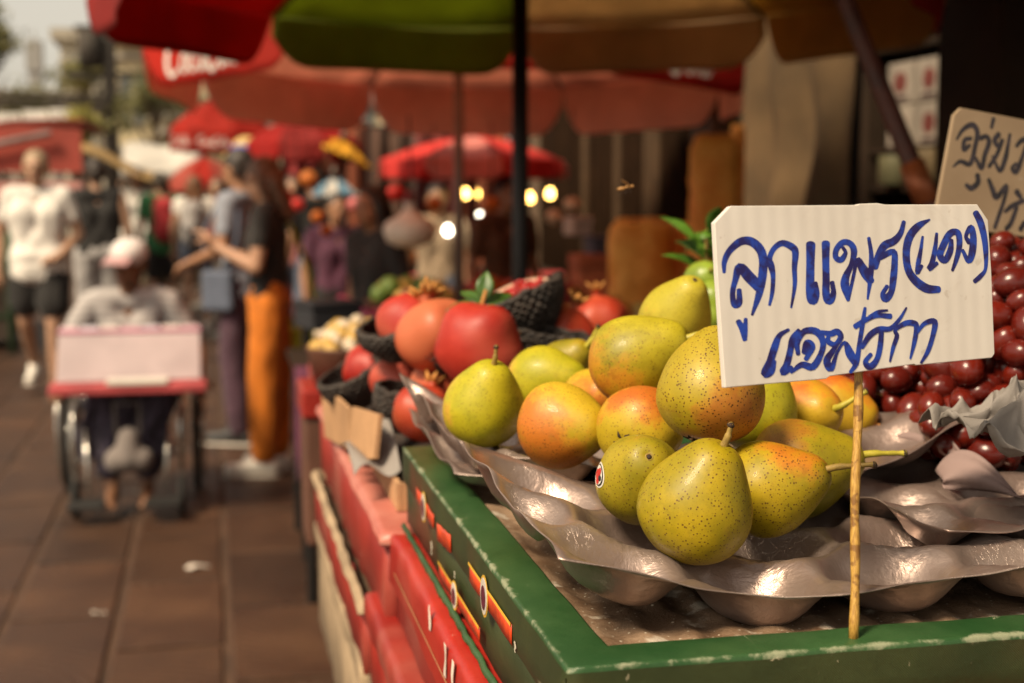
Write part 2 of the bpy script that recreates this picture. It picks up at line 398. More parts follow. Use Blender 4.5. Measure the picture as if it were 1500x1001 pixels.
for k, (pa, pb, pyt, col) in enumerate(((1300, 1322, 218, (.16, .15, .08)), (1342, 1382, 240, (.20, .14, .07)), (1420, 1465, 345, (.17, .12, .06)), (1475, 1500, 352, (.22, .12, .05)))):
    a = onx(pa, pyt, 2.72); b = onx(pb, pyt, 2.72); zb = 1.502 if pyt < 300 else 1.222
    e = empty('storage_tin', (2.72, (a.y + b.y) / 2, zb), 0, 'dull tan tin on the shop rack, number %s from the curtain side' % ('one', 'two', 'three', 'four')[k], 'tin', 'tins on the rack')
    hh = .12 + .02 * (k % 2); rr = max(.04, abs(a.y - b.y) / 2)
    MB().lathe([(rr, 0), (rr, hh)], 16).build('body', pm('tin_%d' % k, col, .5), e, True, bevel=.003); MB().lathe([(rr * 1.03, hh), (rr * 1.03, hh + .012)], 16).build('lid', M_DARK, e, True, bevel=.002)

# orange mesh sacks standing in stacks
def sack_mat():
    t = NT('orange_mesh_sack'); v = t.coord(); n1 = t.noise(v, 6, 4); n2 = t.noise(v, 55, 3, .6)
    c = t.mix(t.ramp(n1, .3, .7), (.80, .24, .018), (.95, .42, .07)); c = t.mix(t.math('MULTIPLY', t.ramp(n2, .60, .85), .7), c, (.35, .08, .01))
    return t.done(t.bsdf(c, .6, 0, t.bump(n2, .8, .01)))
M_SACK = sack_mat()
def sack(label, px, d, zb, zt, rx, ry, seed):
    """upright mesh sack: rounded-square section, lumpy with what is inside, flat folded top"""
    q = at(px, 300, d); H = zt - zb; m = max(10, int(H / .02)); n = 40; vs = []
    for i in range(m + 1):
        t_ = i / m; k = min(1, .72 + t_ * 4) * min(1, .80 + (1 - t_) * 5)
        for a in range(n):
            an = 2 * math.pi * a / n; ca, sa = math.cos(an), math.sin(an); se = (abs(ca) ** 3.5 + abs(sa) ** 3.5) ** (-1 / 3.5)
            x, y, z = rx * se * ca * k, ry * se * sa * k, zb + H * t_; b = 1 + .10 * mnoise.noise((x * 22 + seed, y * 22, z * 22)) + .07 * mnoise.noise((x * 60, y * 60 + seed, z * 60))
            vs.append((x * b, y * b, z + .012 * mnoise.noise((x * 30, y * 30, seed))))
    e_ = empty('orange_sack', (q.x, q.y, 0), -YAW, label, 'sack', 'orange sacks of the stall behind')
    fs = [(i * n + a, i * n + (a + 1) % n, (i + 1) * n + (a + 1) % n, (i + 1) * n + a) for i in range(m) for a in range(n)] + [tuple(range(n - 1, -1, -1)), tuple(m * n + a for a in range(n))]
    MB().add(vs, fs).build('bag', M_SACK, e_, True)
    MB().grid(lambda u, v: ((u - .5) * rx * 1.5, (v - .5) * ry * .5, zt + .004 + .016 * abs(mnoise.noise((u * 7, v * 5, seed)))), 14, 6).build('folded_top', M_SACK, e_, True, solid=.006)
sack('tall narrow column of orange mesh sacking beside the canvas curtain', 1044, 4.6, .8, 1.655, .078, .08, 1)
sack('thin orange mesh sack standing in the gap right beside the canvas curtain', 1078, 4.9, .8, 1.70, .026, .04, 5)
sack('squat wide orange mesh sack left of the tall sack column', 940, 4.9, .8, 1.37, .115, .10, 2)
sack('small orange mesh sack between the squat sack and the tall column', 993, 5.1, .8, 1.35, .055, .06, 3)

q = at(1005, 300, 4.85)
e = empty('sack_bench', (q.x, q.y, 0), -YAW, 'dark wooden bench carrying the orange mesh sacks', 'bench')
MB().lo_hi((-.34, -.45, .76), (.30, .34, .80)).build('bench_top', M_DARK, e, bevel=.004)
for x in (-.30, .26):
    for y in (-.40, .30): MB().lo_hi((x - .025, y - .025, 0), (x + .025, y + .025, .759)).build('leg', M_DARK, e)
# unseen canvas awning, added over the near stall to shade it
e = empty('shop_awning', (2.0, .8, 0), 0, 'unseen tan canvas awning added above the fruit for shade', 'awning')
MB().grid(lambda u, v: (-.38 - 1.05 * u, -2.2 + 4.0 * v, 2.66 - .30 * u + .03 * math.sin(v * 25) * u - .05 * math.sin(math.pi * u)), 12, 40).build('cloth', pm('awning_canvas', (.30, .19, .09), .9, transl=.12), e, True, solid=.002)
MB().tube([(-1.43, -2.2, 2.35), (-1.43, 1.8, 2.35)], .018, 8).build('front_bar', M_DARK, e, True)
for y in (-2.1, 1.7): MB().tube([(-.31, y, 2.3), (-1.42, y, 2.345)], .014, 8).build('arm', M_DARK, e, True)
# ------------------------------------------------------------------ the near stall: trestle, cartons
M_TBL = pm('black_iron', (.012, .010, .009), .5, metal=.4)
e = empty('trestle_table', (.45, 2.2, 0), 0, 'black iron trestle table carrying the stacked fruit cartons', 'table')
MB().lo_hi((-.27, -1.8, .74), (1.1, .02, .77)).build('table_top', pm('table_ply', (.16, .10, .06), .7), e)
for x in (-.22, 1.0):
    for y in (-1.65, -.9, -.05): MB().tube([(x, y, 0), (x, y, .739)], .02, 8).build('leg', M_TBL, e)
for x in (-.22, 1.0): MB().tube([(x, -1.7, .2), (x, 0, .2)], .012, 6).build('stretcher', M_TBL, e)
q = onz(540, 940, .12)
e = empty('concrete_block', (q.x + .05, q.y - .1, 0), R(4), 'worn pale concrete block on the ground under the stall', 'block')
MB().lo_hi((-.10, -.35, 0), (.10, .30, .22)).build('block', pm('concrete', (.24, .20, .16), .9, var=.3, vs=10, bump=.6, bs=60), e, bevel=.02)

def worn_mat(name, base, base2, chip, kx=None, rough=.45, wear=.5, weave=False, stain=None):
    """painted or laminated carton board: chips along the long upper edges (object space, the carton's own corner at the origin)"""
    t = NT(name); tc = t.n('ShaderNodeTexCoord'); v = tc.outputs['Object']
    sx = t.n('ShaderNodeSeparateXYZ'); t.l(v, sx.inputs[0])
    n1 = t.noise(v, 9, 5, .6); n2 = t.noise(v, 45, 6, .7, .3); n3 = t.noise(v, 160, 3, .6); n4 = t.noise(v, 3.2, 3)
    mpz = t.n('ShaderNodeMapping'); t.l(v, mpz.inputs[0]); mpz.inputs['Scale'].default_value = (160, 9, 40)
    sc = t.noise(mpz.outputs[0], 1, 3, .6)
    c = t.mix(t.ramp(n1, .3, .7), base, base2)
    if stain: c = t.mix(t.math('MULTIPLY', t.ramp(n4, .5, .66), .75), c, stain)
    ax = t.math('ABSOLUTE', sx.outputs[0]); ay = t.math('ABSOLUTE', sx.outputs[1]); az = t.math('ABSOLUTE', sx.outputs[2])
    # distance to the two outer top edges
    d1 = t.math('MAXIMUM', ax, az); d2 = t.math('MAXIMUM', ay, az); dd = t.math('MINIMUM', d1, d2)
    edge = t.math('SUBTRACT', 1.0, t.math('DIVIDE', dd, .009))
    k = t.math('ADD', t.math('MULTIPLY', n2, 1.5), t.math('MULTIPLY', edge, wear)); k = t.math('ADD', k, t.math('MULTIPLY', t.math('SUBTRACT', t.noise(v, 5.5, 3, .6), .52), 1.1))
    chipm = t.math('MULTIPLY', t.ramp(k, 1.18, 1.46), .62)
    spot = t.ramp(n2, .675, .72); chipm = t.math('MAXIMUM', chipm, spot)
    scr = t.math('MULTIPLY', t.ramp(sc, .69, .73), .55); chipm = t.math('MAXIMUM', chipm, scr)
    c = t.mix(t.math('MULTIPLY', t.ramp(n3, .5, .8), .25), c, tuple(x * .55 for x in base))
    c = t.mix(chipm, c, chip)
    b = t.bump(n2, .25, .003)
    if weave:
        wv = t.n('ShaderNodeTexWave'); t.l(v, wv.inputs[0]); wv.inputs['Scale'].default_value = 420; wv.bands_direction = 'DIAGONAL'
        b = t.bump(wv.outputs['Fac'], .25, .0006, b)
    rg = t.math('ADD', rough, t.math('MULTIPLY', chipm, .3))
    return t.done(t.bsdf(c, rg, 0, b, .5))
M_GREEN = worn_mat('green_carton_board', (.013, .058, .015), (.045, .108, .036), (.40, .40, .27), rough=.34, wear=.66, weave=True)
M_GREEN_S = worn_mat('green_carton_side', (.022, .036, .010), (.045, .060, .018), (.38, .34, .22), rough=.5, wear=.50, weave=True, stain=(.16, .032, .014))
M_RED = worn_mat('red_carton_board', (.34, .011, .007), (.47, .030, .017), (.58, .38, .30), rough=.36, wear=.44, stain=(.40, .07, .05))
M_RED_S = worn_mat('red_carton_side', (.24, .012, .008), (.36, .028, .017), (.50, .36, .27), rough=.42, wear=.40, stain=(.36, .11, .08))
M_PINKTOP = worn_mat('lit_pink_board', (.42, .10, .075), (.56, .22, .17), (.60, .44, .36), rough=.42, wear=.4, stain=(.58, .32, .26))  # pinkish top: light falling on red board, put into the colour
M_CREAM = pm('cream_foam_board', (.33, .24, .15), .75, var=.3, vs=12, bump=.4, bs=90)
def liner_mat():
    t = NT('speckled_liner'); v = t.coord(False); n1 = t.noise(v, 14, 5, .65); n2 = t.noise(v, 260, 3, .7); n3 = t.noise(v, 30, 4)
    c = t.mix(t.ramp(n1, .38, .62), (.13, .075, .042), (.30, .20, .13)); c = t.mix(t.ramp(n3, .60, .68), c, (.52, .44, .35))
    vo = t.n('ShaderNodeTexVoronoi'); t.l(v, vo.inputs['Vector']); vo.inputs['Scale'].default_value = 190
    c = t.mix(t.math('MULTIPLY', t.ramp(vo.outputs['Distance'], .22, .12), t.ramp(n2, .45, .6)), c, (.62, .54, .42))
    return t.done(t.bsdf(c, .55, 0, t.bump(n2, .5, .002)))
# green carton with a folded-in rim
gx, gy, gz, GL, GW, GH = .184, .700, 1.220, .665, .46, .080
def carton_rim(mb, x0, y0, x1, y1, zt, th, wd, wob=.0):
    """flat rim of a lid: four mitred boards, top at zt"""
    ou = [(x0, y0), (x1, y0), (x1, y1), (x0, y1)]; inn = [(x0 + wd, y0 + wd), (x1 - wd, y0 + wd), (x1 - wd, y1 - wd), (x0 + wd, y1 - wd)]
    for i in range(4):
        a, b, c, d = ou[i], ou[(i + 1) % 4], inn[(i + 1) % 4], inn[i]
        mb.append(MB().prism([a, b, c, d], ((0, 0, zt - th), (1, 0, 0), (0, 1, 0)), th))
e = empty('green_carton', (gx, gy, gz), 0, 'worn green fruit carton with red sticker strips carrying the pear trays', 'carton')
L = []; carton_rim(L, 0, 0, GW, GL, 0, .034, .033)
# rounded lid: one continuous ring so the rolled edge has no joint
def ring_profile(x0, y0, x1, y1, prof, n=1, jit=.0008, seed=0):
    """sweep an inset/height profile round a rectangle with subdivided sides"""
    mb = MB(); m = len(prof); cols = []
    sides = [((x0, y0), (x1, y0)), ((x1, y0), (x1, y1)), ((x1, y1), (x0, y1)), ((x0, y1), (x0, y0))]
    nrm = [(0, 1), (-1, 0), (0, -1), (1, 0)]
    for s_ in range(4):
        (ax, ay), (bx, by) = sides[s_]; pn = nrm[s_ - 1]; cn = nrm[s_]
        N = 46
        for k in range(N):
            t_ = k / N; col = []
            for j, (ins, z) in enumerate(prof):
                # mitre: inset of previous side at start, next side at the end
                x = ax + (bx - ax) * t_; y = ay + (by - ay) * t_
                nn = nrm[(s_ + 1) % 4]
                x += cn[0] * ins + pn[0] * ins * (1 - t_) + nn[0] * ins * t_; y += cn[1] * ins + pn[1] * ins * (1 - t_) + nn[1] * ins * t_
                q = Vector((x, y, z)); w_ = mnoise.noise((x * 22, y * 22, z * 30 + seed)) * jit * 2.2 + mnoise.noise((x * 4, y * 4, seed)) * jit * 2
                col.append(q + Vector((w_, w_, w_)))
            cols.append(col)
    n_ = len(cols); vs = [q for c_ in cols for q in c_]
    fs = [(i * m + j, ((i + 1) % n_) * m + j, ((i + 1) % n_) * m + j + 1, i * m + j + 1) for i in range(n_) for j in range(m - 1)]
    mb.add(vs, fs); return mb
gp = [(0, -.0034), (.0003, -.0014), (.0013, -.0003), (.003, 0), (.010, .0003), (.020, .0003), (.031, 0), (.0328, -.0006), (.0335, -.003), (.0335, -.012)]
ring_profile(0, 0, GW, GL, gp, seed=2, jit=.00028).build('lid_rim', M_GREEN, e, True)
ring_profile(0, 0, GW, GL, [(.0012, -.0362), (0, -.0345), (-.0002, -.020), (0, -.0034)], seed=2, jit=.00028).build('lid_side', M_GREEN_S, e, True)
ring_profile(.004, .004, GW - .004, GL - .004, [(.003, -GH), (0, -GH + .002), (0, -.034), (.003, -.032)], seed=5, jit=.0006).build('side_wall', M_GREEN_S, e, True)
MB().grid(lambda u, v: (.03 + u * (GW - .06), .03 + v * (GL - .06), -.007 + .0025 * mnoise.noise((u * 30, v * 34, 1)) + .0015 * math.sin(u * 90)), 90, 90).build('paper_liner', liner_mat(), e, True)
MB().lo_hi((.01, .01, -GH + .003), (GW - .01, GL - .01, -.03)).build('filling', pm('carton_brown', (.2, .13, .08), .9), e)
# torn green skirt along the lower left edge
tr = MB()
def torn(u, v):
    y = .02 + u * (GL - .04); dz = .003 + .004 * abs(mnoise.noise((y * 30, 3, 0))) + .004 * abs(mnoise.noise((y * 110, 1, 0)))
    return (-.0015 - .0035 * v - .0015 * mnoise.noise((y * 40, 0, 2)), y, -GH + .006 - dz * v)
tr.grid(torn, 140, 2).build('torn_flange', M_GREEN, e, True, solid=.0012)
# folded corner seam and crease at the front corner
MB().tube([(-.0012, .0015, -.006), (-.0022, -.0008, -.03), (-.001, -.001, -.075)], [.0012, .0016, .001], 6).build('corner_seam', M_GREEN_S, e)
# sticker strips on the left face
M_STK = pm('red_sticker', (.62, .06, .014), .32, var=.3, vs=60, bump=.1); M_STKY = pm('yellow_border', (.72, .44, .05), .4); M_STKW = pm('white_oval', (.66, .62, .55), .35, var=.1); M_STKD = pm('dark_fruit_print', (.10, .012, .03), .35, var=.5, vs=200)
def strip(px0, py0, px1, py1, oval=None, w_=.0125, name='sticker_strip', border=False):
    a = onx(px0, py0, gx) - Vector((gx, gy, gz)); b = onx(px1, py1, gx) - Vector((gx, gy, gz))
    d = (a - b); L_ = d.length; d.normalize(); up = Vector((-1, 0, 0)).cross(d); up = up if up.z > 0 else -up
    o = (a + b) / 2
    def f_(uu, vv, k): return Vector((0, 0, 0)) + Vector((o.x + .0005 - k - .0010, 0, 0)) + Vector((0, o.y, o.z)) + Vector((0, d.y, d.z)) * uu + Vector((0, up.y, up.z)) * vv
    mb = MB(); mb.grid(lambda u, v: f_((u - .5) * L_, (v - .5) * w_, .0006 + .0006 * math.sin(u * 9) ** 2), 20, 2)
    st = mb.build(name, M_STK, e, True, solid=.0004)
    if border: MB().grid(lambda u, v: f_((u - .5) * L_, w_ * .5 + (v - .5) * .0022, .0016), 20, 1).build('yellow_edge', M_STKY, st, solid=.0003)
    if oval is not None:
        for rr, k, m_, nm in ((1.15, .0018, M_STKY, 'oval_border'), (1.0, .0022, M_STKW, 'oval_badge'), (.66, .0026, M_STKD, 'fruit_picture')):
            pts = [f_((oval - .5) * L_ * -1 + math.cos(t_ * 6.283 / 20) * .0115 * rr, math.sin(t_ * 6.283 / 20) * w_ * .98 * rr - (.001 if rr < .9 else 0), k) for t_ in range(20)]
            MB().add(pts, [tuple(range(20))]).build(nm, m_, st, solid=.0003)
    return st
strip(690, 838, 752, 930, .42, .0135, border=True)
strip(645, 832, 705, 930, .45, .0105, border=True)
strip(612, 722, 637, 765, .5, .0125)
strip(642, 778, 662, 797, None, .015, 'loose_sticker')
lab = MB(); M_SCUFF = pm('bare_card_scuff', (.55, .5, .4), .8)
for (px, py, s_) in ((757, 948, .007), (634, 803, .011), (668, 842, .005)):
    q = onx(px, py, gx) - Vector((gx, gy, gz))
    MB().grid(lambda u, v: (-.0012, q.y + (u - .5) * s_ * .6 * (.3 + .7 * abs(math.sin(v * 2.7 + px))) + .001 * math.sin(v * 9), q.z + (v - .5) * s_), 2, 6).build('scuff', M_SCUFF, e, solid=.0003)

# red cartons in the row below, pale-edged cartons and foam boxes under them
def carton(name, label, x0, y0, z0, x1, y1, z1, mt_, ms_, lid=.045, rimw=.05, group=None, top=None, seed=0, over=.006):
    e_ = empty(name, (x0, y0, z1), 0, label, 'carton', group); W, L_, H = x1 - x0, y1 - y0, z1 - z0
    ring_profile(over, over, W - over, L_ - over, [(.003, -H), (0, -H + .002), (0, -.004), (.004, -.003)], jit=.0009, seed=seed).build('side_wall', ms_, e_, True)
    pr = [(.001, -lid), (0, -lid + .003), (0, -.012), (.001, -.005), (.004, -.0012), (.009, 0), (rimw * .6, .0004), (rimw, -.001), (rimw + .001, -.02)]
    ring_profile(0, 0, W, L_, pr, jit=.0009, seed=seed + 1).build('lid_rim', mt_, e_, True)
    MB().lo_hi((.012, .012, -H + .004), (W - .012, L_ - .012, -.022)).build('filling', top or pm('carton_brown', (.2, .13, .08), .9), e_)
    return e_
ec = carton('red_carton', 'scratched red carton directly under the green one', .166, .66, 1.050, .80, 1.335, 1.1395, M_RED, M_RED_S, .05, .05, 'red cartons along the stall edge', seed=3)
for (px, py, s_) in ((632, 905, .020), (655, 968, .026), (666, 988, .022)):
    q = onx(px, py, .166) - Vector((.166, .66, 1.1395))
    if -.09 < q.z < -.003 and .02 < q.y < .66: MB().grid(lambda u, v: (-.0016, q.y + (u - .5) * .009 * (.35 + .65 * abs(math.sin(v * 2.6 + px))) + .002 * math.sin(v * 5 + px), q.z + (v - .5) * s_), 3, 9).build('white_scratch', pm('white_scratch', (.7, .63, .54), .7), ec, solid=.0004)
bd = MB().grid(lambda u, v: (-.0014, .03 + u * .6, -.030 + (v - .5) * .0012), 20, 1); bd.build('printed_line', pm('gold_print', (.48, .25, .12), .5), ec, solid=.0003)
carton('red_carton', 'red carton with lit pinkish top at the far end of the row', .157, 1.338, 1.030, .80, 2.19, 1.1385, M_PINKTOP, M_RED_S, .014, .08, 'red cartons along the stall edge', seed=11)
carton('white_edged_carton', 'red carton with cream edges under the lit pink topped one', .147, 1.46, .945, .82, 2.20, 1.029, M_CREAM, M_RED_S, .012, .010, 'lower cartons of the stall', seed=21)
carton('white_edged_carton', 'scuffed red carton with pale edges under the scratched red one', .150, .70, .955, .82, 1.44, 1.049, M_RED_S, M_RED, .03, .05, 'lower cartons of the stall', seed=31)
carton('foam_box', 'cream foam box at the far end under the cartons', .152, 1.50, .772, .84, 2.22, .944, M_CREAM, M_CREAM, .03, .05, 'foam boxes on the trestle', seed=41)
carton('foam_box', 'cream foam box at the near end under the cartons', .158, .72, .772, .84, 1.47, .954, M_CREAM, M_CREAM, .03, .05, 'foam boxes on the trestle', seed=51)
# open brown box behind, with two flaps sticking up
e = empty('brown_box', (.185, 1.42, 1.140), 0, 'open brown cardboard box with raised flaps holding pomegranates', 'carton')
M_CARD = pm('cardboard', (.46, .26, .13), .8, var=.15, vs=12, bump=.2, bs=150)
BX, BY = .60, .62
MB().lo_hi((0, 0, 0), (.005, BY, .03)).build('side_panel', M_CARD, e); MB().lo_hi((BX - .005, 0, 0), (BX, BY, .07)).build('side_panel', M_CARD, e)
MB().lo_hi((.0055, 0, 0), (BX - .0055, .005, .03)).build('end_panel', M_CARD, e); MB().lo_hi((.0055, BY - .005, 0), (BX - .0055, BY, .07)).build('end_panel', M_CARD, e)
MB().lo_hi((.006, .006, .001), (BX - .006, BY - .006, .008)).build('bottom', M_CARD, e)
for (pp, dd, z_) in ((((472, 560), (512, 598), (518, 660), (478, 640)), (1.93, 1.66), 0), (((519, 596), (558, 608), (551, 672), (514, 676)), (1.60, 1.50), 0)):
    A = [at(*pp[0], dd[0]), at(*pp[1], dd[1]), at(*pp[2], dd[1]), at(*pp[3], dd[0])]
    o_ = Vector((.185, 1.42, 1.140))
    mb = MB(); mb.grid(lambda u, v: (A[0] * (1 - u) * (1 - v) + A[1] * u * (1 - v) + A[2] * u * v + A[3] * (1 - u) * v) - o_, 6, 6)
    mb.build('flap', M_CARD, e, solid=.005)
# ------------------------------------------------------------------ moulded fruit trays
def tray_mat():
    t = NT('moulded_tray'); v = t.coord(False); n1 = t.noise(v, 11, 4, .6); n2 = t.noise(v, 300, 3, .6)
    mp = t.n('ShaderNodeMapping'); t.l(v, mp.inputs[0]); mp.inputs['Scale'].default_value = (60, 26, 40); mp.inputs['Rotation'].default_value = (0, 0, .8)
    cr = t.noise(mp.outputs[0], 1.6, 3, .5, 2.5)
    crk = t.math('MULTIPLY', t.ramp(t.math('ABSOLUTE', t.math('SUBTRACT', cr, .5)), .012, 0), t.ramp(n1, .50, .66))
    c = t.mix(t.ramp(n1, .3, .7), (.30, .215, .185), (.46, .36, .315)); c = t.mix(t.math('MULTIPLY', crk, .7), c, (.6, .54, .48))
    b = t.bump(n2, .15, .0012); b = t.bump(crk, .5, .0012, b); b = t.bump(t.noise(v, 38, 5, .65, .8), .26, .005, b)
    rr = t.n('ShaderNodeMapRange'); t.l(n1, rr.inputs[0]); rr.inputs[3].default_value = .26; rr.inputs[4].default_value = .42
    return t.done(t.bsdf(c, rr.outputs[0], .66, b, .6))
M_TRAY = tray_mat()
def tray(label, org, xdir, ydir, nx, ny, sx=.092, sy=.076, depth=.028, warp=None, parity=0):
    """sheet of staggered oval cups with rounded ridges; org is the near left corner at rim height"""
    W = nx * sx; Ln = ny * sy + .006
    cups = np.array([((.5 if (j + parity) % 2 else 0) * sx + (i + .5) * sx, (j + .5) * sy + .004) for j in range(-1, ny + 1) for i in range(-2, nx + 1)])
    def hz(x, y):
        q = np.sqrt(((cups[:, 0] - x) / (sx * .49)) ** 2 + ((cups[:, 1] - y) / (sy * .53)) ** 2)
        return -depth * min(1.0, float(np.exp(-2.0 * q ** 4.4).sum()))
    NU, NV = nx * 16, ny * 15
    xd = Vector(xdir).normalized(); yd = Vector(ydir).normalized(); vs = []
    for j in range(NV + 1):
        for i in range(NU + 1):
            x = W * i / NU; y = Ln * j / NV
            ed = min(x, W - x, y, Ln - y); k = min(1, max(0, ed / .016)); k = k * k * (3 - 2 * k)
            wob = .006 * mnoise.noise((x * 17, y * 17, 3 + parity)); wob2 = .008 * mnoise.noise((x * 14, y * 14, 9 + parity))
            z = hz(x, y) * (.22 + .78 * k) + .005 * mnoise.noise((x * 11, y * 11, parity)) + (.0012 if ed < .002 else 0)
            if warp: z += warp(x / W, y / Ln)
            vs.append(xd * (x + wob) + yd * (y + wob2) + Vector((0, 0, z)))
    mb = MB().add(vs, [(j * (NU + 1) + i, j * (NU + 1) + i + 1, (j + 1) * (NU + 1) + i + 1, (j + 1) * (NU + 1) + i) for j in range(NV) for i in range(NU)])
    ob = mb.build('fruit_tray', M_TRAY, None, True, solid=.0009, loc=org)
    return tag(ob, label, 'fruit tray', 'moulded fruit trays in the green carton')
lift = lambda u, a: max(0, 1 - u * a)
tray('glossy brown moulded tray at the front under the three nearest pears', (.192, .752, 1.250), (.29, -.022, 0), (-.012, .19, 0), 5, 3, warp=lambda u, v: (.018 + .022 * v) * lift(u, 3.4) ** 1.6 - .010 * math.sin(math.pi * min(1, u * 1.6)) * (1 - v) + .006 * math.sin(u * 7 + 1) * v, parity=0)
tray('brown moulded tray behind carrying the yellow and orange pears', (.200, 1.095, 1.266), (.74, -.67, 0), (-.10, 1, 0), 3, 3, warp=lambda u, v: .034 * lift(u, 2.2) ** 1.5 * v + .004 * math.sin(v * 12), parity=1)
tray('lowest brown tray whose curled edge juts out over the green rim', (.194, 1.115, 1.243), (.86, -.50, 0), (-.04, 1, 0), 3, 3, sx=.085, sy=.07, depth=.018, warp=lambda u, v: .018 * lift(u, 3) ** 1.5 * v + .004 * math.sin(v * 14), parity=2)
tray('small brown tray end with a pointed corner in front of the grapes', onz(1195, 712, 1.262), Vector((.10, .036, .010)), Vector((-.04, .10, .0)), 2, 2, sx=.085, sy=.07, depth=.022, warp=lambda u, v: .018 * u * u - .004 * v, parity=4)
tray('crumpled brown tray edge at the right under the white paper', (.470, .80, 1.256), (1, .10, 0), (-.15, 1, 0), 2, 3, depth=.026, warp=lambda u, v: .012 * v * lift(u, 2) + .004 * math.sin(v * 9), parity=7)

# ------------------------------------------------------------------ pears
def pear_mat(spec, rot):
    name, base, base2, blush, bdir, bamt, dots = spec; bdir = rot.inverted() @ cv(*bdir)
    t = NT(name); tc = t.n('ShaderNodeTexCoord'); v0 = tc.outputs['Object']; v = t.coord()
    dp = t.n('ShaderNodeVectorMath', operation='DOT_PRODUCT'); t.l(v0, dp.inputs[0]); d = Vector(bdir).normalized() / .038; dp.inputs[1].default_value = d
    n1 = t.noise(v, 22, 5, .62); n2 = t.noise(v, 85, 5, .68); n3 = t.noise(v, 9, 2); n4 = t.noise(v, 420, 2)
    c = t.mix(t.ramp(n1, .3, .7), base, base2)
    k = t.math('ADD', dp.outputs['Value'], t.math('MULTIPLY', t.math('SUBTRACT', n1, .5), 2.2)); k = t.math('ADD', k, t.math('MULTIPLY', t.math('SUBTRACT', n2, .5), .9))
    bl = t.math('MULTIPLY', t.ramp(k, .55 - bamt, 1.35 - bamt), min(1., .55 + bamt * .5))
    mid = tuple((a * .45 + b * .55) * 1.05 for a, b in zip(base2, blush))
    c = t.mix(t.ramp(bl, 0, .5), c, mid); c = t.mix(t.ramp(bl, .4, 1), c, blush)
    c = t.mix(t.math('MULTIPLY', t.ramp(n2, .52, .72), .4), c, tuple(x * .72 for x in base))
    vo = t.n('ShaderNodeTexVoronoi'); t.l(v, vo.inputs['Vector']); vo.inputs['Scale'].default_value = 430
    sz = t.math('ADD', .11 + .085 * dots, t.math('MULTIPLY', t.math('SUBTRACT', t.noise(v, 150, 1), .35), .35))
    ds = t.ramp(t.math('SUBTRACT', vo.outputs['Distance'], sz), .07, -.05)
    ds = t.math('MULTIPLY', t.math('MULTIPLY', ds, t.ramp(n3, .22, .50)), min(1, .3 + .7 * dots))
    v2 = t.n('ShaderNodeTexVoronoi'); t.l(v, v2.inputs['Vector']); v2.inputs['Scale'].default_value = 760
    d2 = t.math('MULTIPLY', t.ramp(v2.outputs['Distance'], .26, .14), t.math('MULTIPLY', t.ramp(n1, .34, .6), .28 + .3 * min(1, dots)))
    c = t.mix(d2, c, (.17, .085, .010)); c = t.mix(ds, c, (.095, .036, .004))
    c = t.mix(t.math('MULTIPLY', t.math('MULTIPLY', t.ramp(t.noise(v, 34, 6, .75, .6), .56, .74), t.ramp(t.noise(v, 190, 3, .7), .42, .62)), .55), c, (.26, .11, .02))
    b = t.bump(n4, .08, .0006); b = t.bump(ds, .12, .0005, b); b = t.bump(n1, .10, .006, b)
    rg = t.math('ADD', .38, t.math('MULTIPLY', n2, .22))
    return t.done(t.bsdf(c, rg, 0, b, .42, .05, (.012, .006, .002), coat=.04))
M_STEM = pm('pear_stem', (.26, .17, .035), .6, var=.35, vs=120, bump=.4, bs=400, bd=.001); M_STEMG = pm('green_stem', (.42, .36, .035), .5, var=.2, vs=90, bump=.3, bs=300, bd=.001)
M_STEMO = pm('orange_stem', (.50, .20, .03), .5, var=.25, vs=90, bump=.3, bs=300, bd=.001)
M_TIP = pm('stem_tip', (.030, .014, .008), .8); M_WHITE = pm('sticker_white', (.72, .68, .60), .35, var=.06); M_SRED = pm('sticker_red', (.50, .02, .015), .35); M_SBLK = pm('sticker_black', (.02, .02, .02), .4)
PROF = [(.0, .030), (.012, .022), (.05, .008), (.16, .0), (.34, .012), (.55, .055), (.76, .125), (.91, .21), (.985, .31), (1.0, .40), (.975, .50), (.90, .60), (.785, .70), (.655, .79), (.54, .865), (.42, .93), (.27, .975), (.13, .988), (.05, .983), (.0, .975)]
def interp_prof(neck):
    pr = [(r, z) for r, z in PROF]
    return [(r * (1 + (neck - 1) * max(0, (z - .45) / .5)) if z > .45 else r, z) for r, z in pr]
YG, YG2 = (.40, .38, .020), (.56, .49, .034)
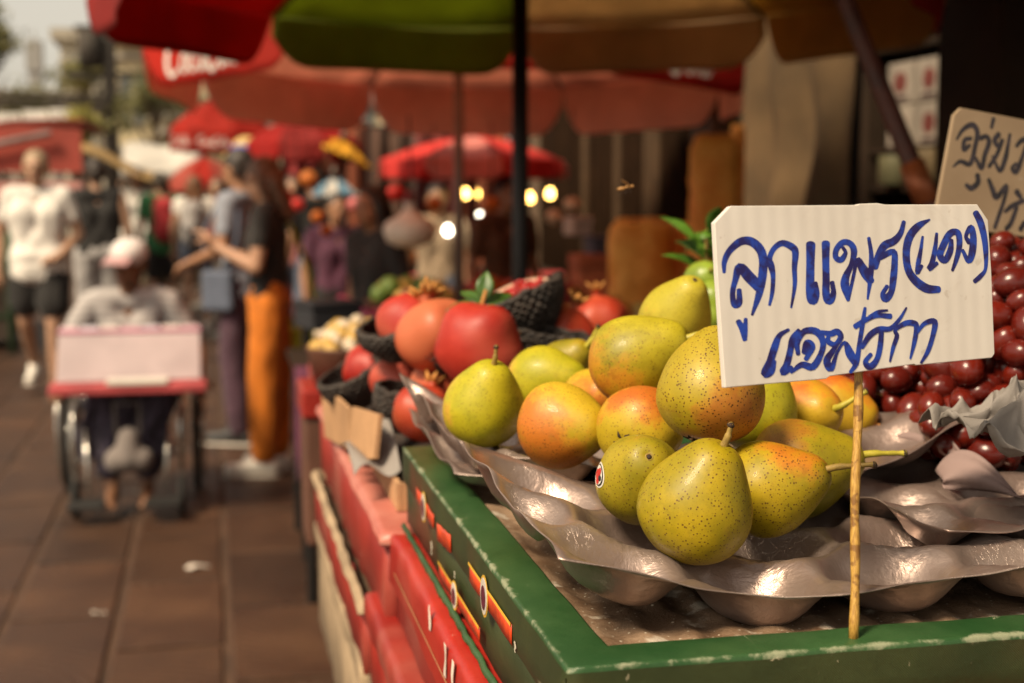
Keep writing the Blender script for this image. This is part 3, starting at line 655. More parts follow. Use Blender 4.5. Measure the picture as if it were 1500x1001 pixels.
def pear(label, px, py, d, W, Lr, axis, mat, stem=None, neck=1.0, seed=0, spin=0, sticker=None, scar=False):
    L_ = W * Lr; rd = W / 2; pr = cat_rom(interp_prof(neck), 3); rnd = random.Random(seed)
    prof = [(max(r, 0.0005) * rd, (z - .43) * L_) for r, z in pr]
    lean = (rnd.uniform(-.05, .05), rnd.uniform(-.05, .05))
    def fn(q, i, k):
        n_ = mnoise.noise((q.x * 26 + seed * 3.1, q.y * 26, q.z * 22)); s_ = 1 + .05 * n_ + .05 * mnoise.noise((q.x * 11 + seed * 1.7, q.y * 11, q.z * 13 + seed))
        a_ = math.atan2(q.y, q.x); s_ *= 1 + .016 * math.cos(a_ * 5 + seed) * min(1, max(0, 1 - q.z / (L_ * .3))) * .8
        h = max(0, q.z) ** 1.5 / (L_ ** .5) * 2
        return Vector((q.x * s_ + lean[0] * h, q.y * s_ + lean[1] * h, q.z))
    ax = Vector(axis); rot = ax.to_track_quat('Z', 'Y') @ Quaternion((0, 0, 1), spin)
    ob = MB().lathe(prof, 44, fn=fn).build('pear', pear_mat(mat, rot), None, True, loc=at(px, py, d), rot=rot)
    tag(ob, label, 'pear', 'pears on the moulded trays')
    top = Vector((lean[0] * .8 * L_ * .57 ** 1.5 * 1.1, lean[1] * .8 * L_ * .57 ** 1.5 * 1.1, L_ * .548))
    if stem:
        ln, sdir, m_, r_ = stem                    # length, world direction, material, radius
        ld = rot.inverted() @ Vector(sdir).normalized()
        p_ = [top - Vector((0, 0, .005)), top + Vector((0, 0, .004)) + ld * .002, top + Vector((0, 0, .004)) + ld * ln * .5, top + Vector((0, 0, .0035)) + ld * ln * .85 , top + Vector((0, 0, .002)) + ld * ln]
        p_ = cat_rom([tuple(q) for q in p_], 3); m = len(p_)
        rr = [r_ * (1.5 - .7 * min(1, 2.2 * i / m) + (.55 * max(0, i / m - .72) / .28)) * (1 + .1 * math.sin(i * 2.1)) for i in range(m)]
        st = MB().tube(p_, rr, 9).build('stem', m_, ob, True)
        e_ = Vector(p_[-1]); MB().ell(e_, (r_ * 1.25, r_ * 1.25, r_ * .9), n=8).build('stem_tip', M_TIP, st, True)
    if scar:
        MB().lathe([(.0012, -.003), (.0030, .0004), (.0026, .0010), (.0018, .0003), (.0006, -.0008)], 14, org=top).build('stem_scar', M_STEM, ob, True)
        MB().ell(top + Vector((0, 0, .0006)), (.0019, .0019, .0010), n=9).build('stem_tip', M_TIP, ob, True)
    # calyx at the base
    cb = MB()
    for k in range(5):
        a = k * 1.257 + .3; cb.tube([(.001 * math.cos(a), .001 * math.sin(a), -.400 * L_), (.005 * math.cos(a), .005 * math.sin(a), -.428 * L_ ), (.008 * math.cos(a + .2), .008 * math.sin(a + .2), -.431 * L_)], [.0016, .0013, .0004], 5)
    cb.build('calyx', M_TIP, ob, True)
    if sticker:
        wd, rs, kind = sticker; ld = (rot.inverted() @ Vector(wd)).normalized()
        bvh = BVHTree.FromPolygons([v.co for v in ob.data.vertices], [list(p_.vertices) for p_ in ob.data.polygons])
        u_ = ld.orthogonal().normalized(); w_ = ld.cross(u_)
        def hit(cu, cw, off):
            h_ = bvh.ray_cast(ld * .2 + u_ * cu + w_ * cw, -ld); return h_[0] + h_[1] * off if h_[0] else ld * .03
        def disc(rad, off, nm, mm, cu=0, cw=0, squash=1.0):
            vs = [hit(cu, cw, off)] + [hit(cu + r2 * rad * squash * math.cos(a * 6.2832 / 22), cw + r2 * rad * math.sin(a * 6.2832 / 22), off) for r2 in (.5, 1) for a in range(22)]
            return MB().add(vs, [(0, 1 + a, 1 + (a + 1) % 22) for a in range(22)] + [(1 + a, 23 + a, 23 + (a + 1) % 22, 1 + (a + 1) % 22) for a in range(22)]).build(nm, mm, ob if nm == 'sticker' else stp, True)
        stp = None; stp = disc(rs, .0003, 'sticker', M_WHITE, squash=.8)
        disc(rs * .86, .00045, 'sticker_ring', M_SBLK, squash=.8); disc(rs * .76, .0006, 'sticker_ground', M_WHITE, squash=.8)
        for (cu, cw, q) in ((.0, .15, .32), (.28, -.2, .28), (-.28, -.2, .28), (0, -.5, .2)): disc(rs * q, .0008, 'fruit_mark', M_SRED if q > .25 else M_SBLK, cu * rs, cw * rs)
    return ob
Y1, Y2 = (.26, .205, .0035), (.46, .325, .008)
G1, G2 = (.225, .190, .005), (.375, .28, .011)
mA = ('pear_yellow_dotted', Y1, Y2, (.55, .17, .03), (1, .3, -.1), -.05, .85)
mB = ('pear_green_soft', G1, G2, (.50, .20, .03), (.2, .9, .1), -.05, .6)
mC = ('pear_red_shoulder', Y1, Y2, (.46, .065, .012), (.45, .85, .1), .22, .8)
mD = ('pear_olive', G1, G2, (.34, .09, .014), (-.55, .8, .1), .22, .6)
mE = ('pear_bronze_dotted', (.33, .25, .010), (.48, .34, .02), (.38, .11, .018), (.35, -.8, .45), .42, 1.0)
mF = ('pear_orange_cheek', G1, (.46, .38, .016), (.46, .10, .014), (-.75, -.45, .45), .30, .6)
mG = ('pear_pale', (.40, .34, .022), (.54, .44, .035), (.52, .18, .035), (-.95, .1, .2), .15, .4)
mH = ('pear_orange', (.42, .29, .010), (.58, .39, .02), (.50, .12, .014), (-.5, -.35, .5), .50, .6)
mL = ('pear_orange_top', (.42, .30, .010), (.58, .40, .02), (.46, .07, .010), (-.3, .9, .2), .45, .5)
mI = ('pear_lemon', (.33, .31, .008), (.50, .42, .014), (.58, .24, .05), (-1, .2, .0), .05, .5)
mR = ('pear_red_orange', (.46, .28, .012), (.58, .38, .022), (.50, .085, .012), (.3, .85, .0), .50, .15)
rt, upv = _R, _U
pear('large yellow dotted pear standing at the very front of the tray', 1020, 742, .885, .0760, 1.10, cv(.36, .86, .30), mA, (.012, cv(.25, .9, .1), M_STEM, .0021), .98, 1, .4)
pear('small green pear with an oval sticker left of the front pear', 940, 702, .935, .0600, 1.16, cv(.06, .42, .88), mB, None, 1.05, 2, 1.2, sticker=(cv(-.97, .12, .22), .0105, 0), scar=True)
pear('red shouldered dotted pear lying right of the front pear with a long stem', 1128, 716, .945, .0665, 1.15, cv(.80, .36, .42), mC, (.030, cv(.97, .10, .2), M_STEM, .0021), .90, 3, 2.2)
pear('olive pear with a pale green stem behind the red shouldered pear', 1172, 686, 1.010, .0735, 1.15, cv(.95, .22, .16), mD, (.029, cv(1, .02, .0), M_STEMG, .0024), .90, 4, 2.0)
pear('bronze dotted pear on top of the heap half behind the white price sign', 1040, 574, .955, .0755, 1.10, cv(.35, .92, -.20), mE, None, 1.05, 5, 0)
pear('orange cheeked pear lying on the heap with its stem up and right', 930, 528, 1.080, .0690, 1.22, cv(.84, .34, .38), mF, (.023, cv(.94, .28, .1), M_STEMG, .0026), .98, 6, .3)
pear('pale pear at the top of the heap below the green leaves', 989, 466, 1.200, .0640, 1.28, cv(.28, .72, .62), mG, None, .92, 7, .5, scar=True)
pear('orange pear in the middle tray with a stubby stem pointing right', 822, 624, 1.075, .0700, 1.10, cv(.80, -.04, .58), mH, (.007, cv(.9, 0, .4), M_STEMG, .0030), .95, 8, 1.0)
pear('lemon green pear standing at the left end of the middle tray', 709, 596, 1.150, .0705, 1.10, cv(.20, .84, .48), mI, (.013, cv(.10, .95, .2), M_STEM, .0020), .98, 9, 0)
pear('green pear lying behind the lemon green one with a curled stem', 795, 556, 1.260, .0600, 1.30, cv(.86, .02, .5), mI, (.012, cv(.5, .5, .6), M_STEMG, .0026), 1.0, 10, 2)
pear('small pale green pear with an upright stem at the back of the tray', 826, 538, 1.360, .0540, 1.22, cv(.58, .55, .55), mB, (.022, cv(.45, .85, .3), M_STEMG, .0024), 1.0, 11, 0)
pear('orange topped pear wedged under the bronze dotted pear', 940, 627, 1.030, .0660, 1.12, cv(.5, .25, -.8), mL, None, 1.0, 12, .6)
pear('yellow pear hidden behind the bronze dotted pear and below the sign', 1106, 598, 1.060, .0640, 1.2, cv(.12, .97, .1), mI, None, 1.0, 13, 1)
pear('orange pear with a round sticker and dark tipped stem below the sign', 1176, 606, 1.110, .0600, 1.15, cv(.50, .16, .84), mR, (.026, cv(.80, .52, .3), M_STEMG, .0024), 1.1, 14, .8, sticker=(cv(-.75, -.05, .66), .0125, 1))
pear('glossy red orange pear behind the bamboo stick with an orange stem', 1216, 602, 1.180, .0640, 1.12, cv(.80, -.30, .40), mR, (.026, cv(.86, -.42, .2), M_STEMO, .0020), 1.05, 15, 2.5)
pear('orange pear deep in the gap between the lying pears', 872, 588, 1.190, .0620, 1.1, cv(.2, .3, .9), mH, None, 1.0, 16, .2)

# ------------------------------------------------------------------ price signs
M_BOARD = None
def board_mat(name, c1, c2, fl=620):
    t = NT(name); tc = t.n('ShaderNodeTexCoord'); v = tc.outputs['Object']
    wv = t.n('ShaderNodeTexWave', bands_direction='X'); t.l(v, wv.inputs[0]); wv.inputs['Scale'].default_value = fl / 20; wv.inputs['Distortion'].default_value = .3
    n1 = t.noise(v, 14, 4); n2 = t.noise(v, 90, 4)
    c = t.mix(t.ramp(n1, .3, .7), c1, c2); c = t.mix(t.math('MULTIPLY', wv.outputs['Fac'], .05), c, tuple(x * .8 for x in c1)); c = t.mix(t.math('MULTIPLY', t.ramp(n2, .64, .72), .35), c, (.4, .33, .26)); c = t.mix(t.math('MULTIPLY', t.ramp(t.noise(v, 22, 5, .7, .5), .54, .72), .22), c, (.42, .33, .25))
    return t.done(t.bsdf(c, .42, 0, t.bump(wv.outputs['Fac'], .12, .0008)))
def ink_mat(name, c1, c2):
    t = NT(name); v = t.coord(False); n1 = t.noise(v, 95, 4, .65, .5); n2 = t.noise(v, 480, 2)
    c = t.mix(t.ramp(n1, .38, .62), c1, c2); return t.done(t.bsdf(c, .30, 0, t.bump(n2, .05, .0005), .5))
def plane_frame(bl, br, tl):
    o = Vector(bl); ux = Vector(br) - o; W = ux.length; ux.normalize(); vz = Vector(tl) - o; vz -= ux * vz.dot(ux); Hh = vz.length; vz.normalize(); return o, ux, vz, W, Hh
# strokes read off the hand lettering, in units of the board (x right, y down)
T1 = [[(62, 375, 12), (66, 320, 20), (95, 265, 24), (150, 222, 30), (200, 225, 34), (240, 265, 34), (252, 320, 32), (245, 400, 32), (225, 490, 26), (188, 592, 10)],
      [(228, 455, 40), (180, 400, 42), (138, 352, 34), (114, 415, 22), (98, 480, 20), (105, 538, 24), (128, 528, 24), (130, 465, 18)],
      [(120, 622, 20), (138, 660, 24), (148, 715, 18)], [(156, 612, 14), (152, 660, 18), (149, 700, 18)],
      [(274, 546, 10), (290, 480, 16), (297, 400, 18), (290, 350, 26), (284, 308, 20), (308, 260, 20), (350, 234, 24), (398, 256, 28), (412, 285, 26), (404, 360, 20), (402, 450, 16), (380, 562, 8)],
      [(490, 242, 36), (485, 330, 32), (480, 420, 32), (477, 500, 32), (490, 530, 36), (510, 495, 22), (506, 440, 16)],
      [(566, 238, 32), (562, 330, 28), (560, 420, 28), (557, 500, 30), (572, 532, 36), (594, 498, 22), (590, 440, 18)],
      [(652, 262, 14), (664, 290, 16), (640, 325, 24), (614, 312, 22), (618, 272, 22), (652, 236, 24), (690, 242, 24), (708, 282, 26), (692, 350, 20), (662, 410, 28), (654, 460, 34), (668, 535, 14)],
      [(668, 535, 12), (695, 430, 14), (724, 325, 16), (745, 365, 34), (768, 405, 40), (788, 440, 30)], [(787, 215, 14), (796, 300, 18), (790, 400, 22), (768, 532, 8)],
      [(812, 368, 26), (835, 305, 28), (868, 255, 32), (918, 232, 30), (955, 190, 22), (974, 132, 16)],
      [(842, 318, 22), (912, 288, 24), (916, 350, 26), (906, 430, 28), (892, 500, 24), (862, 532, 32), (848, 508, 20), (872, 468, 16)],
      [(1112, 122, 8), (1050, 155, 28), (1002, 210, 32), (980, 290, 30), (986, 380, 30), (1020, 440, 34), (1080, 486, 36), (1145, 494, 28)],
      [(1071, 212, 10), (1056, 290, 16), (1042, 350, 20), (1034, 404, 16), (1060, 366, 14)], [(1147, 196, 12), (1136, 270, 18), (1116, 350, 22), (1100, 382, 22), (1142, 354, 16)],
      [(1226, 232, 16), (1216, 290, 26), (1186, 340, 26), (1160, 312, 28), (1180, 260, 28), (1220, 197, 28), (1264, 195, 26), (1270, 260, 24), (1250, 330, 20), (1224, 394, 12)],
      [(1330, 245, 22), (1312, 212, 16), (1345, 166, 24), (1357, 220, 28), (1346, 300, 30), (1322, 346, 22), (1288, 288, 14)],
      [(1378, 88, 26), (1405, 140, 30), (1424, 220, 26), (1430, 300, 22), (1424, 390, 14), (1390, 430, 20), (1354, 456, 18)],
      [(362, 674, 12), (316, 702, 20), (290, 760, 28), (265, 830, 28), (240, 888, 34), (270, 880, 24), (288, 830, 12)],
      [(412, 678, 14), (380, 722, 24), (366, 780, 24), (346, 850, 26), (326, 888, 28), (368, 868, 20)],
      [(404, 800, 16), (402, 740, 22), (440, 686, 24), (500, 690, 28), (530, 740, 24), (520, 800, 22), (475, 868, 28), (420, 855, 24), (366, 892, 10)],
      [(438, 792, 26), (452, 746, 28), (476, 768, 24), (442, 828, 18)],
      [(522, 692, 14), (570, 704, 24), (604, 694, 24), (622, 722, 22), (592, 760, 20), (556, 742, 20), (562, 712, 14)],
      [(612, 742, 14), (580, 790, 20), (546, 840, 28), (566, 884, 24), (600, 802, 12), (640, 752, 14), (665, 810, 34), (694, 868, 24)],
      [(752, 578, 12), (736, 660, 18), (716, 760, 18), (696, 860, 20), (664, 906, 14)],
      [(698, 672, 22), (750, 642, 20), (812, 620, 18), (882, 626, 22)], [(772, 622, 10), (820, 600, 14), (868, 594, 8)],
      [(728, 782, 16), (770, 722, 24), (820, 692, 24), (880, 690, 20), (930, 642, 14), (968, 585, 8)],
      [(832, 702, 20), (822, 780, 22), (802, 848, 22), (766, 884, 28), (742, 858, 20), (772, 820, 16)],
      [(870, 862, 8), (890, 790, 16), (912, 730, 18), (904, 700, 14), (960, 666, 22), (1010, 670, 24), (1016, 700, 20), (1002, 770, 18), (978, 852, 8)],
      [(1018, 722, 10), (1060, 672, 18), (1116, 664, 24), (1102, 740, 20), (1072, 820, 18), (1034, 878, 10)]]
T2 = [[(190, 315, 18), (240, 235, 32), (318, 192, 42), (368, 240, 42), (360, 340, 38), (330, 478, 38), (240, 472, 30), (180, 518, 14)], [(318, 292, 30), (262, 312, 34), (262, 382, 38), (312, 342, 26)],
      [(400, 282, 38), (452, 262, 34), (480, 305, 42), (452, 400, 38), (432, 500, 38), (372, 432, 26)], [(502, 122, 32), (490, 190, 28)], [(402, 556, 42), (412, 610, 42), (360, 658, 42), (308, 640, 30)],
      [(562, 232, 42), (528, 282, 40), (570, 322, 34), (600, 262, 34), (562, 380, 34), (498, 482, 30)], [(662, 222, 26), (650, 330, 34), (640, 400, 42), (600, 502, 34), (522, 402, 20)],
      [(728, 302, 26), (780, 250, 38), (880, 222, 34), (940, 170, 24)], [(822, 280, 32), (792, 380, 34), (750, 490, 42), (708, 470, 30), (742, 430, 22)], [(850, 480, 40), (880, 420, 34), (930, 300, 30)],
      [(506, 578, 30), (550, 650, 42), (592, 702, 42), (672, 606, 34), (660, 720, 32), (622, 850, 34), (598, 932, 30)], [(678, 802, 26), (740, 752, 38), (845, 700, 30)], [(782, 760, 36), (742, 880, 38), (702, 930, 36)], [(768, 640, 46), (812, 682, 34)], [(866, 868, 42), (832, 922, 38)]]
def sign(name, label, frame, poly, strokes, inkm, boardm, us, vs_, dx, dy, sx_, sy_, skew):
    o, ux, vz, W, Hh = frame
    nz = ux.cross(vz)             # u right, v up -> normal towards the viewer
    rot = Matrix(((ux.x, vz.x, nz.x), (ux.y, vz.y, nz.y), (ux.z, vz.z, nz.z)))
    e_ = empty(name, o, 0, label, 'price sign', 'hand lettered price signs'); e_.rotation_euler = rot.to_euler()
    pts = [((x - us) * sx_, (vs_ - y) * sy_ - skew * (x - us) * sx_ * 0) for x, y in poly]
    b_ = MB().prism(pts, ((0, 0, -.0045), (1, 0, 0), (0, 1, 0)), .0045).build('board', boardm, e_, bevel=.0006)
    ribbons(strokes, lambda x, y, h: Vector(((x - us) * sx_, (vs_ - y) * sy_, .00010 + h * .000007)), 5).build('lettering', inkm, b_)
    return e_, rot
bl, br, tl = at(1059, 569, .785), at(1457, 546, .852), at(1049, 318, .785)
fr = plane_frame(bl, br, tl); W1 = fr[3]
us, vs1 = 34, 952; sxx = W1 / (1441 - 40); syy = .0001155
poly = [(45, 951), (38, 700), (30, 400), (27, 126), (106, 44), (740, 42), (745, 36), (840, 33), (885, 41), (1378, 42), (1434, 128), (1441, 400), (1440, 850), (1424, 872), (1010, 890), (1000, 884), (560, 922), (540, 935), (200, 945)]
M_INK = ink_mat('blue_marker_ink', (.010, .004, .10), (.010, .050, .40))
T1 = [[(x, y, w_ * 1.32) for x, y, w_ in [(x if x < 1250 else 1250 + (x - 1250) * .90, y, w_) for x, y, w_ in st]] for st in T1]; T2 = [[(x, y, w_ * 1.1) for x, y, w_ in st] for st in T2]
sg, sgr = sign('price_sign', 'white price board with blue hand lettering on a bamboo stick', fr, [(x, y) for x, y in poly][::-1], T1, M_INK, board_mat('white_fluted_board', (.68, .635, .58), (.75, .71, .655)), us, vs1, 0, 0, sxx, syy, 0)
loc = Vector(sg.location); inv = sgr.inverted(); nz_ = sgr @ Vector((0, 0, 1))
a = onz(1250, 937, 1.2195); r_ = _ray(1257, 548); b_ = _C + r_ * (((loc - nz_ * .0082) - _C).dot(nz_) / r_.dot(nz_))
up_ = sgr @ Vector((0, 1, 0)); pts = [a.lerp(b_, k / 14) + Vector((.0006 * math.sin(k * .64), 0, 0)) for k in range(15)] + [b_ + up_ * .03, b_ + up_ * .06]
pts = [inv @ (p_ - loc) for p_ in pts]; kk = len(pts)
def bamboo_mat():
    t = NT('bamboo_stick'); v = t.coord(False); mp = t.n('ShaderNodeMapping'); t.l(v, mp.inputs[0]); mp.inputs['Scale'].default_value = (900, 60, 900)
    n1 = t.noise(mp.outputs[0], 1, 4, .6); n2 = t.noise(v, 120, 3, .6)
    c = t.mix(t.ramp(n1, .3, .7), (.30, .145, .022), (.55, .33, .07)); c = t.mix(t.math('MULTIPLY', t.ramp(n2, .54, .62), .7), c, (.13, .045, .008))
    return t.done(t.bsdf(c, .5, 0, t.bump(n1, .4, .001)))
MB().tube(pts, [.0028 + .0003 * math.sin(i * 1.7) for i in range(kk)], 10).build('bamboo_stick', bamboo_mat(), sg, True)
bl, br, tl = at(1371, 302, 1.28), at(1560, 325, 1.33), at(1386, 195, 1.28)
fr2 = plane_frame(bl, br, tl); k2 = fr2[3] / 189 / 6.257
poly2 = [(72, 822), (150, 140), (205, 78), (876, 100), (1200, 112), (1250, 150), (1215, 980), (700, 970), (60, 960)]
s2, s2r = sign('price_sign', 'tan card price sign with black lettering behind the grapes', fr2, [(x, y) for x, y in poly2][::-1], T2, ink_mat('black_marker_ink', (.012, .008, .010), (.03, .022, .03)), board_mat('tan_card', (.27, .19, .115), (.33, .24, .15), 200), 60, 822, 0, 0, k2, k2, 0)
iv = s2r.inverted(); l2 = Vector(s2.location)
MB().tube([iv @ (at(1470, 560, 1.30) - l2) - Vector((0, 0, .01)), iv @ (at(1468, 260, 1.30) - l2) - Vector((0, 0, .0085))], .0035, 8).build('bamboo_stick', bamboo_mat(), s2, True)
# ------------------------------------------------------------------ grapes, in bunches
def grape_mat():
    t = NT('red_grape_skin'); v = t.coord(); oi = t.n('ShaderNodeObjectInfo'); n1 = t.noise(v, 60, 4); n2 = t.noise(v, 25, 2)
    c = t.mix(t.ramp(n1, .3, .75), (.075, .005, .0025), (.20, .015, .006)); c = t.mix(t.math('MULTIPLY', oi.outputs['Random'], .55), c, (.05, .005, .005))
    c = t.mix(t.math('MULTIPLY', t.ramp(n2, .5, .75), .18), c, (.30, .07, .04))
    return t.done(t.bsdf(c, .24, 0, t.bump(n1, .05, .002), .5, .05, (.008, .002, .001)))
M_GRAPE = grape_mat(); M_RACHIS = pm('grape_stalk', (.22, .15, .04), .7)
grape_me = None
def bunch(label, c, ext, n, seed, rad=.0118):
    global grape_me
    rnd = random.Random(seed); e_ = empty('grape_bunch', c, 0, label, 'grapes', 'bunches of red grapes'); pts = []
    tries = 0
    while len(pts) < n and tries < 14000:
        tries += 1; q = Vector((rnd.uniform(-1, 1), rnd.uniform(-1, 1), rnd.uniform(-1, 1))); l = q.length
        if l > 1 or l < .35: continue
        p_ = Vector((q.x * ext[0], q.y * ext[1], q.z * ext[2]))
        if all((p_ - o_).length > rad * 1.62 for o_ in pts): pts.append(p_)
    for p_ in pts:
        if grape_me is None:
            o_ = MB().ell((0, 0, 0), (1, 1, 1.26), n=16, m=12).build('grape', M_GRAPE, e_, True); grape_me = o_.data
        else: o_ = bpy.data.objects.new('grape', grape_me); COL.objects.link(o_); o_.parent = e_
        s_ = rad * rnd.uniform(.78, 1.18); o_.location = p_; o_.scale = (s_, s_, s_); o_.rotation_euler = (rnd.random() * 3, rnd.random() * 3, rnd.random() * 3)
    mb = MB(); mb.tube([(-ext[0] * .7, 0, 0), (0, 0, ext[2] * .15), (ext[0] * .6, 0, 0)], .003, 6)
    for p_ in pts[::2]: mb.tube([(p_.x * .3, p_.y * .1, p_.z * .1), p_ * .55, p_ * .9], [.0018, .0012, .001], 4)
    mb.build('stalk', M_RACHIS, e_, True)
bunch('red grape bunch in front, between the bamboo stick and the white paper', at(1345, 600, 1.24), (.085, .06, .055), 120, 1)
bunch('red grape bunch at the right edge beside the white price board', at(1470, 540, 1.16), (.062, .07, .078), 125, 2)
bunch('highest red grape bunch under the tan price sign', at(1510, 440, 1.26), (.055, .075, .06), 95, 3)
bunch('red grape bunch mostly hidden behind the white price board', at(1395, 480, 1.36), (.10, .06, .075), 120, 4)
bunch('lowest red grape bunch resting against the white paper at the right', at(1425, 625, 1.14), (.055, .05, .036), 75, 5)
e = empty('grape_carton', (.655, .93, 1.135), 0, 'dark carton under the grapes and the tissue paper', 'carton')
MB().lo_hi((0, 0, 0), (.55, .62, .08)).build('body', pm('dark_carton', (.05, .03, .022), .8), e, bevel=.004); MB().lo_hi((.01, .01, .081), (.54, .61, .085)).build('lining', pm('dark_paper', (.07, .05, .045), .8), e)

# tissue paper
def paper(label, c, fn, mat, nu=40, nv=30, cat='paper', th=.0006, grp='tissue papers beside the grapes'):
    o_ = MB().grid(fn, nu, nv).build('tissue_paper', mat, None, True, loc=c, solid=th); return tag(o_, label, cat, grp)
M_TISSUE = pm('white_tissue', (.36, .325, .30), .75, var=.08, transl=.3, bump=.3, bs=70); M_LILAC = pm('lilac_tissue', (.34, .24, .225), .7, var=.12, transl=.25, bump=.2, bs=80)
def crump(W, H, k, seed, lift):
    def f(u, v):
        x, y = (u - .5) * W, (v - .5) * H
        n = (1 - abs(mnoise.noise((u * 2.4 + seed, v * 2.2, seed)))) * 1.0 + .45 * (1 - abs(mnoise.noise((u * 5, v * 4.5 + seed, 2)))) + .12 * abs(mnoise.noise((u * 14, v * 12, seed)))
        return (x + .02 * mnoise.noise((u * 4, v * 4, seed + 5)), y + .02 * mnoise.noise((u * 4, v * 4, seed + 9)), k * n + lift * math.sin(u * 3.1) * math.sin(v * 3.1))
    return f
paper('crumpled white tissue paper at the right edge in front of the grapes', onz(1492, 752, 1.252), crump(.105, .10, .050, 3, .030), M_TISSUE, 60, 60)
def petal(p0, p1, p2, w_, bend):
    a, b, c = Vector(p0), Vector(p1), Vector(p2); o_ = a
    def f(u, v):
        t_ = u; ctr = a * (1 - t_) ** 2 + b * 2 * t_ * (1 - t_) + c * t_ ** 2; wd = w_ * math.sin(math.pi * (.06 + .94 * t_) ** .8) ** .8
        q = ctr + _U * (v - .5) * wd * 1.0 + _F * (bend * (v - .5) ** 2 * 4 * wd + .02 * v) + _F * .004 * math.sin(v * 9 + u * 4); return q - o_
    return a, f
for i, (pp, w_, lb) in enumerate(((((1318, 640, 1.13), (1385, 630, 1.11), (1432, 690, 1.05)), .030, 'lilac tissue paper leaf in front of the grapes'), (((1225, 618, 1.22), (1262, 605, 1.2), (1296, 634, 1.18)), .018, 'small lilac paper tip behind the bamboo stick'), (((1385, 705, 1.05), (1440, 670, 1.04), (1500, 730, 1.0)), .030, 'grey lilac tissue fold below the crumpled white paper'))):
    a_, f_ = petal(*[at(*q) for q in pp], w_, .3); paper(lb, a_, f_, M_LILAC, 24, 10)
o_ = onz(552, 705, 1.155); paper('white paper sheet sticking up between the brown flap and the green carton', o_, lambda u, v: ((-.03 + .05 * u), .16 * (v - .3) + .01 * math.sin(u * 5), .012 + .05 * (1 - abs(v - .72)) * (.4 + .6 * u) + .008 * math.sin(u * 6 + v * 4)), M_TISSUE, 16, 16, grp=None)

# ------------------------------------------------------------------ pomegranates, nets, leaves
def pom_mat(name, a, b, c3):
    t = NT(name); v = t.coord(); n1 = t.noise(v, 22, 4, .6); n2 = t.noise(v, 90, 4, .6); n3 = t.noise(v, 9, 2)
    c = t.mix(t.ramp(n1, .3, .7), a, b); c = t.mix(t.math('MULTIPLY', t.ramp(n3, .44, .66), .75), c, c3); c = t.mix(t.math('MULTIPLY', t.ramp(n2, .62, .75), .35), c, (.30, .06, .02))  # pinkish patches: mottled skin, with soft highlights put into the colour
    return t.done(t.bsdf(c, t.math('ADD', .36, t.math('MULTIPLY', n2, .2)), 0, t.bump(n2, .10, .003), .4, .06, (.01, .004, .002)))
M_POM = pom_mat('pomegranate_red', (.30, .012, .008), (.44, .035, .020), (.54, .12, .075)); M_POM2 = pom_mat('pomegranate_orange', (.34, .028, .012), (.46, .065, .025), (.54, .16, .07))
M_CROWN = pm('dry_crown', (.46, .20, .045), .7, var=.3, vs=60)
def pomegranate(label, px, py, d, W, axis, mat, seed):
    rd = W / 2
    def fn(q, i, k):
        a_ = math.atan2(q.y, q.x); s_ = 1 + .075 * math.cos(a_ * 5 + seed) * (1 - (q.z / rd) ** 2) + .03 * mnoise.noise((q.x * 14 + seed, q.y * 14, q.z * 14)) + .07 * mnoise.noise((q.x * 22, q.y * 22 + seed, q.z * 18)); return Vector((q.x * s_, q.y * s_, q.z))
    prof = [(rd * math.cos(t_), rd * .88 * math.sin(t_)) for t_ in [(-1.5 + 3.0 * k / 18) for k in range(19)]] + [(rd * .17, rd * .97), (rd * .16, rd * 1.06)]
    rot = Vector(axis).to_track_quat('Z', 'Y'); o_ = MB().lathe(prof, 32, fn=fn).build('pomegranate', mat, None, True, loc=at(px, py, d), rot=rot); tag(o_, label, 'pomegranate', 'pomegranates in the brown box')
    cr = MB()
    for k in range(6):
        a = k * 1.047; r0, r1 = rd * .15, rd * .30; ca, sa = math.cos(a), math.sin(a); ta = (-sa, ca)
        pts = [Vector((ca * r0 + ta[0] * s_ * rd * .09, sa * r0 + ta[1] * s_ * rd * .09, rd * 1.04)) for s_ in (-1, 1)] + [Vector((ca * r1 * .85 + ta[0] * s_ * rd * .08, sa * r1 * .85 + ta[1] * s_ * rd * .08, rd * 1.22)) for s_ in (1, -1)] + [Vector((ca * r1 * 1.25, sa * r1 * 1.25, rd * 1.34))]
        cr.add(pts, [(0, 1, 2, 3), (3, 2, 4)])
    for k in range(14):
        a = k * 2.4; cr.tube([(.05 * rd * math.cos(a), .05 * rd * math.sin(a), rd), (.12 * rd * math.cos(a), .12 * rd * math.sin(a), rd * 1.18)], rd * .012, 4)
    cr.build('crown', M_CROWN, o_, True, solid=rd * .05); return o_
pomegranate('large glossy red pomegranate at the front of the heap', 700, 506, 1.46, .096, cv(.5, .25, -.85), M_POM, 1)
pomegranate('orange red pomegranate in the middle of the heap behind the large glossy one', 640, 492, 1.56, .094, cv(-.3, .85, -.2), M_POM2, 2)
pomegranate('left pomegranate of the upper row with a dry yellow crown', 606, 478, 1.66, .090, cv(.45, .85, .1), M_POM, 3)
pomegranate('single pomegranate with a dry crown behind the lying pears', 826, 490, 1.72, .082, cv(.35, .90, .1), M_POM2, 4)
pomegranate('pomegranate at the left end of the lower row', 542, 540, 1.86, .078, cv(-.1, .9, .4), M_POM, 5)
pomegranate('flushed pomegranate in the middle of the lower row', 590, 562, 1.72, .082, cv(.5, .75, .5), M_POM, 6)
pomegranate('orange pomegranate nearest the brown tray edge', 622, 606, 1.52, .072, cv(.2, .8, -.4), M_POM2, 7)
pomegranate('pinkish pomegranate tucked behind the lemon green pear', 648, 570, 1.58, .074, cv(.4, .7, .5), M_POM2, 8)
pomegranate('pomegranate at the back right with only its crown showing', 878, 470, 2.0, .085, cv(-.1, .98, .1), M_POM2, 9)
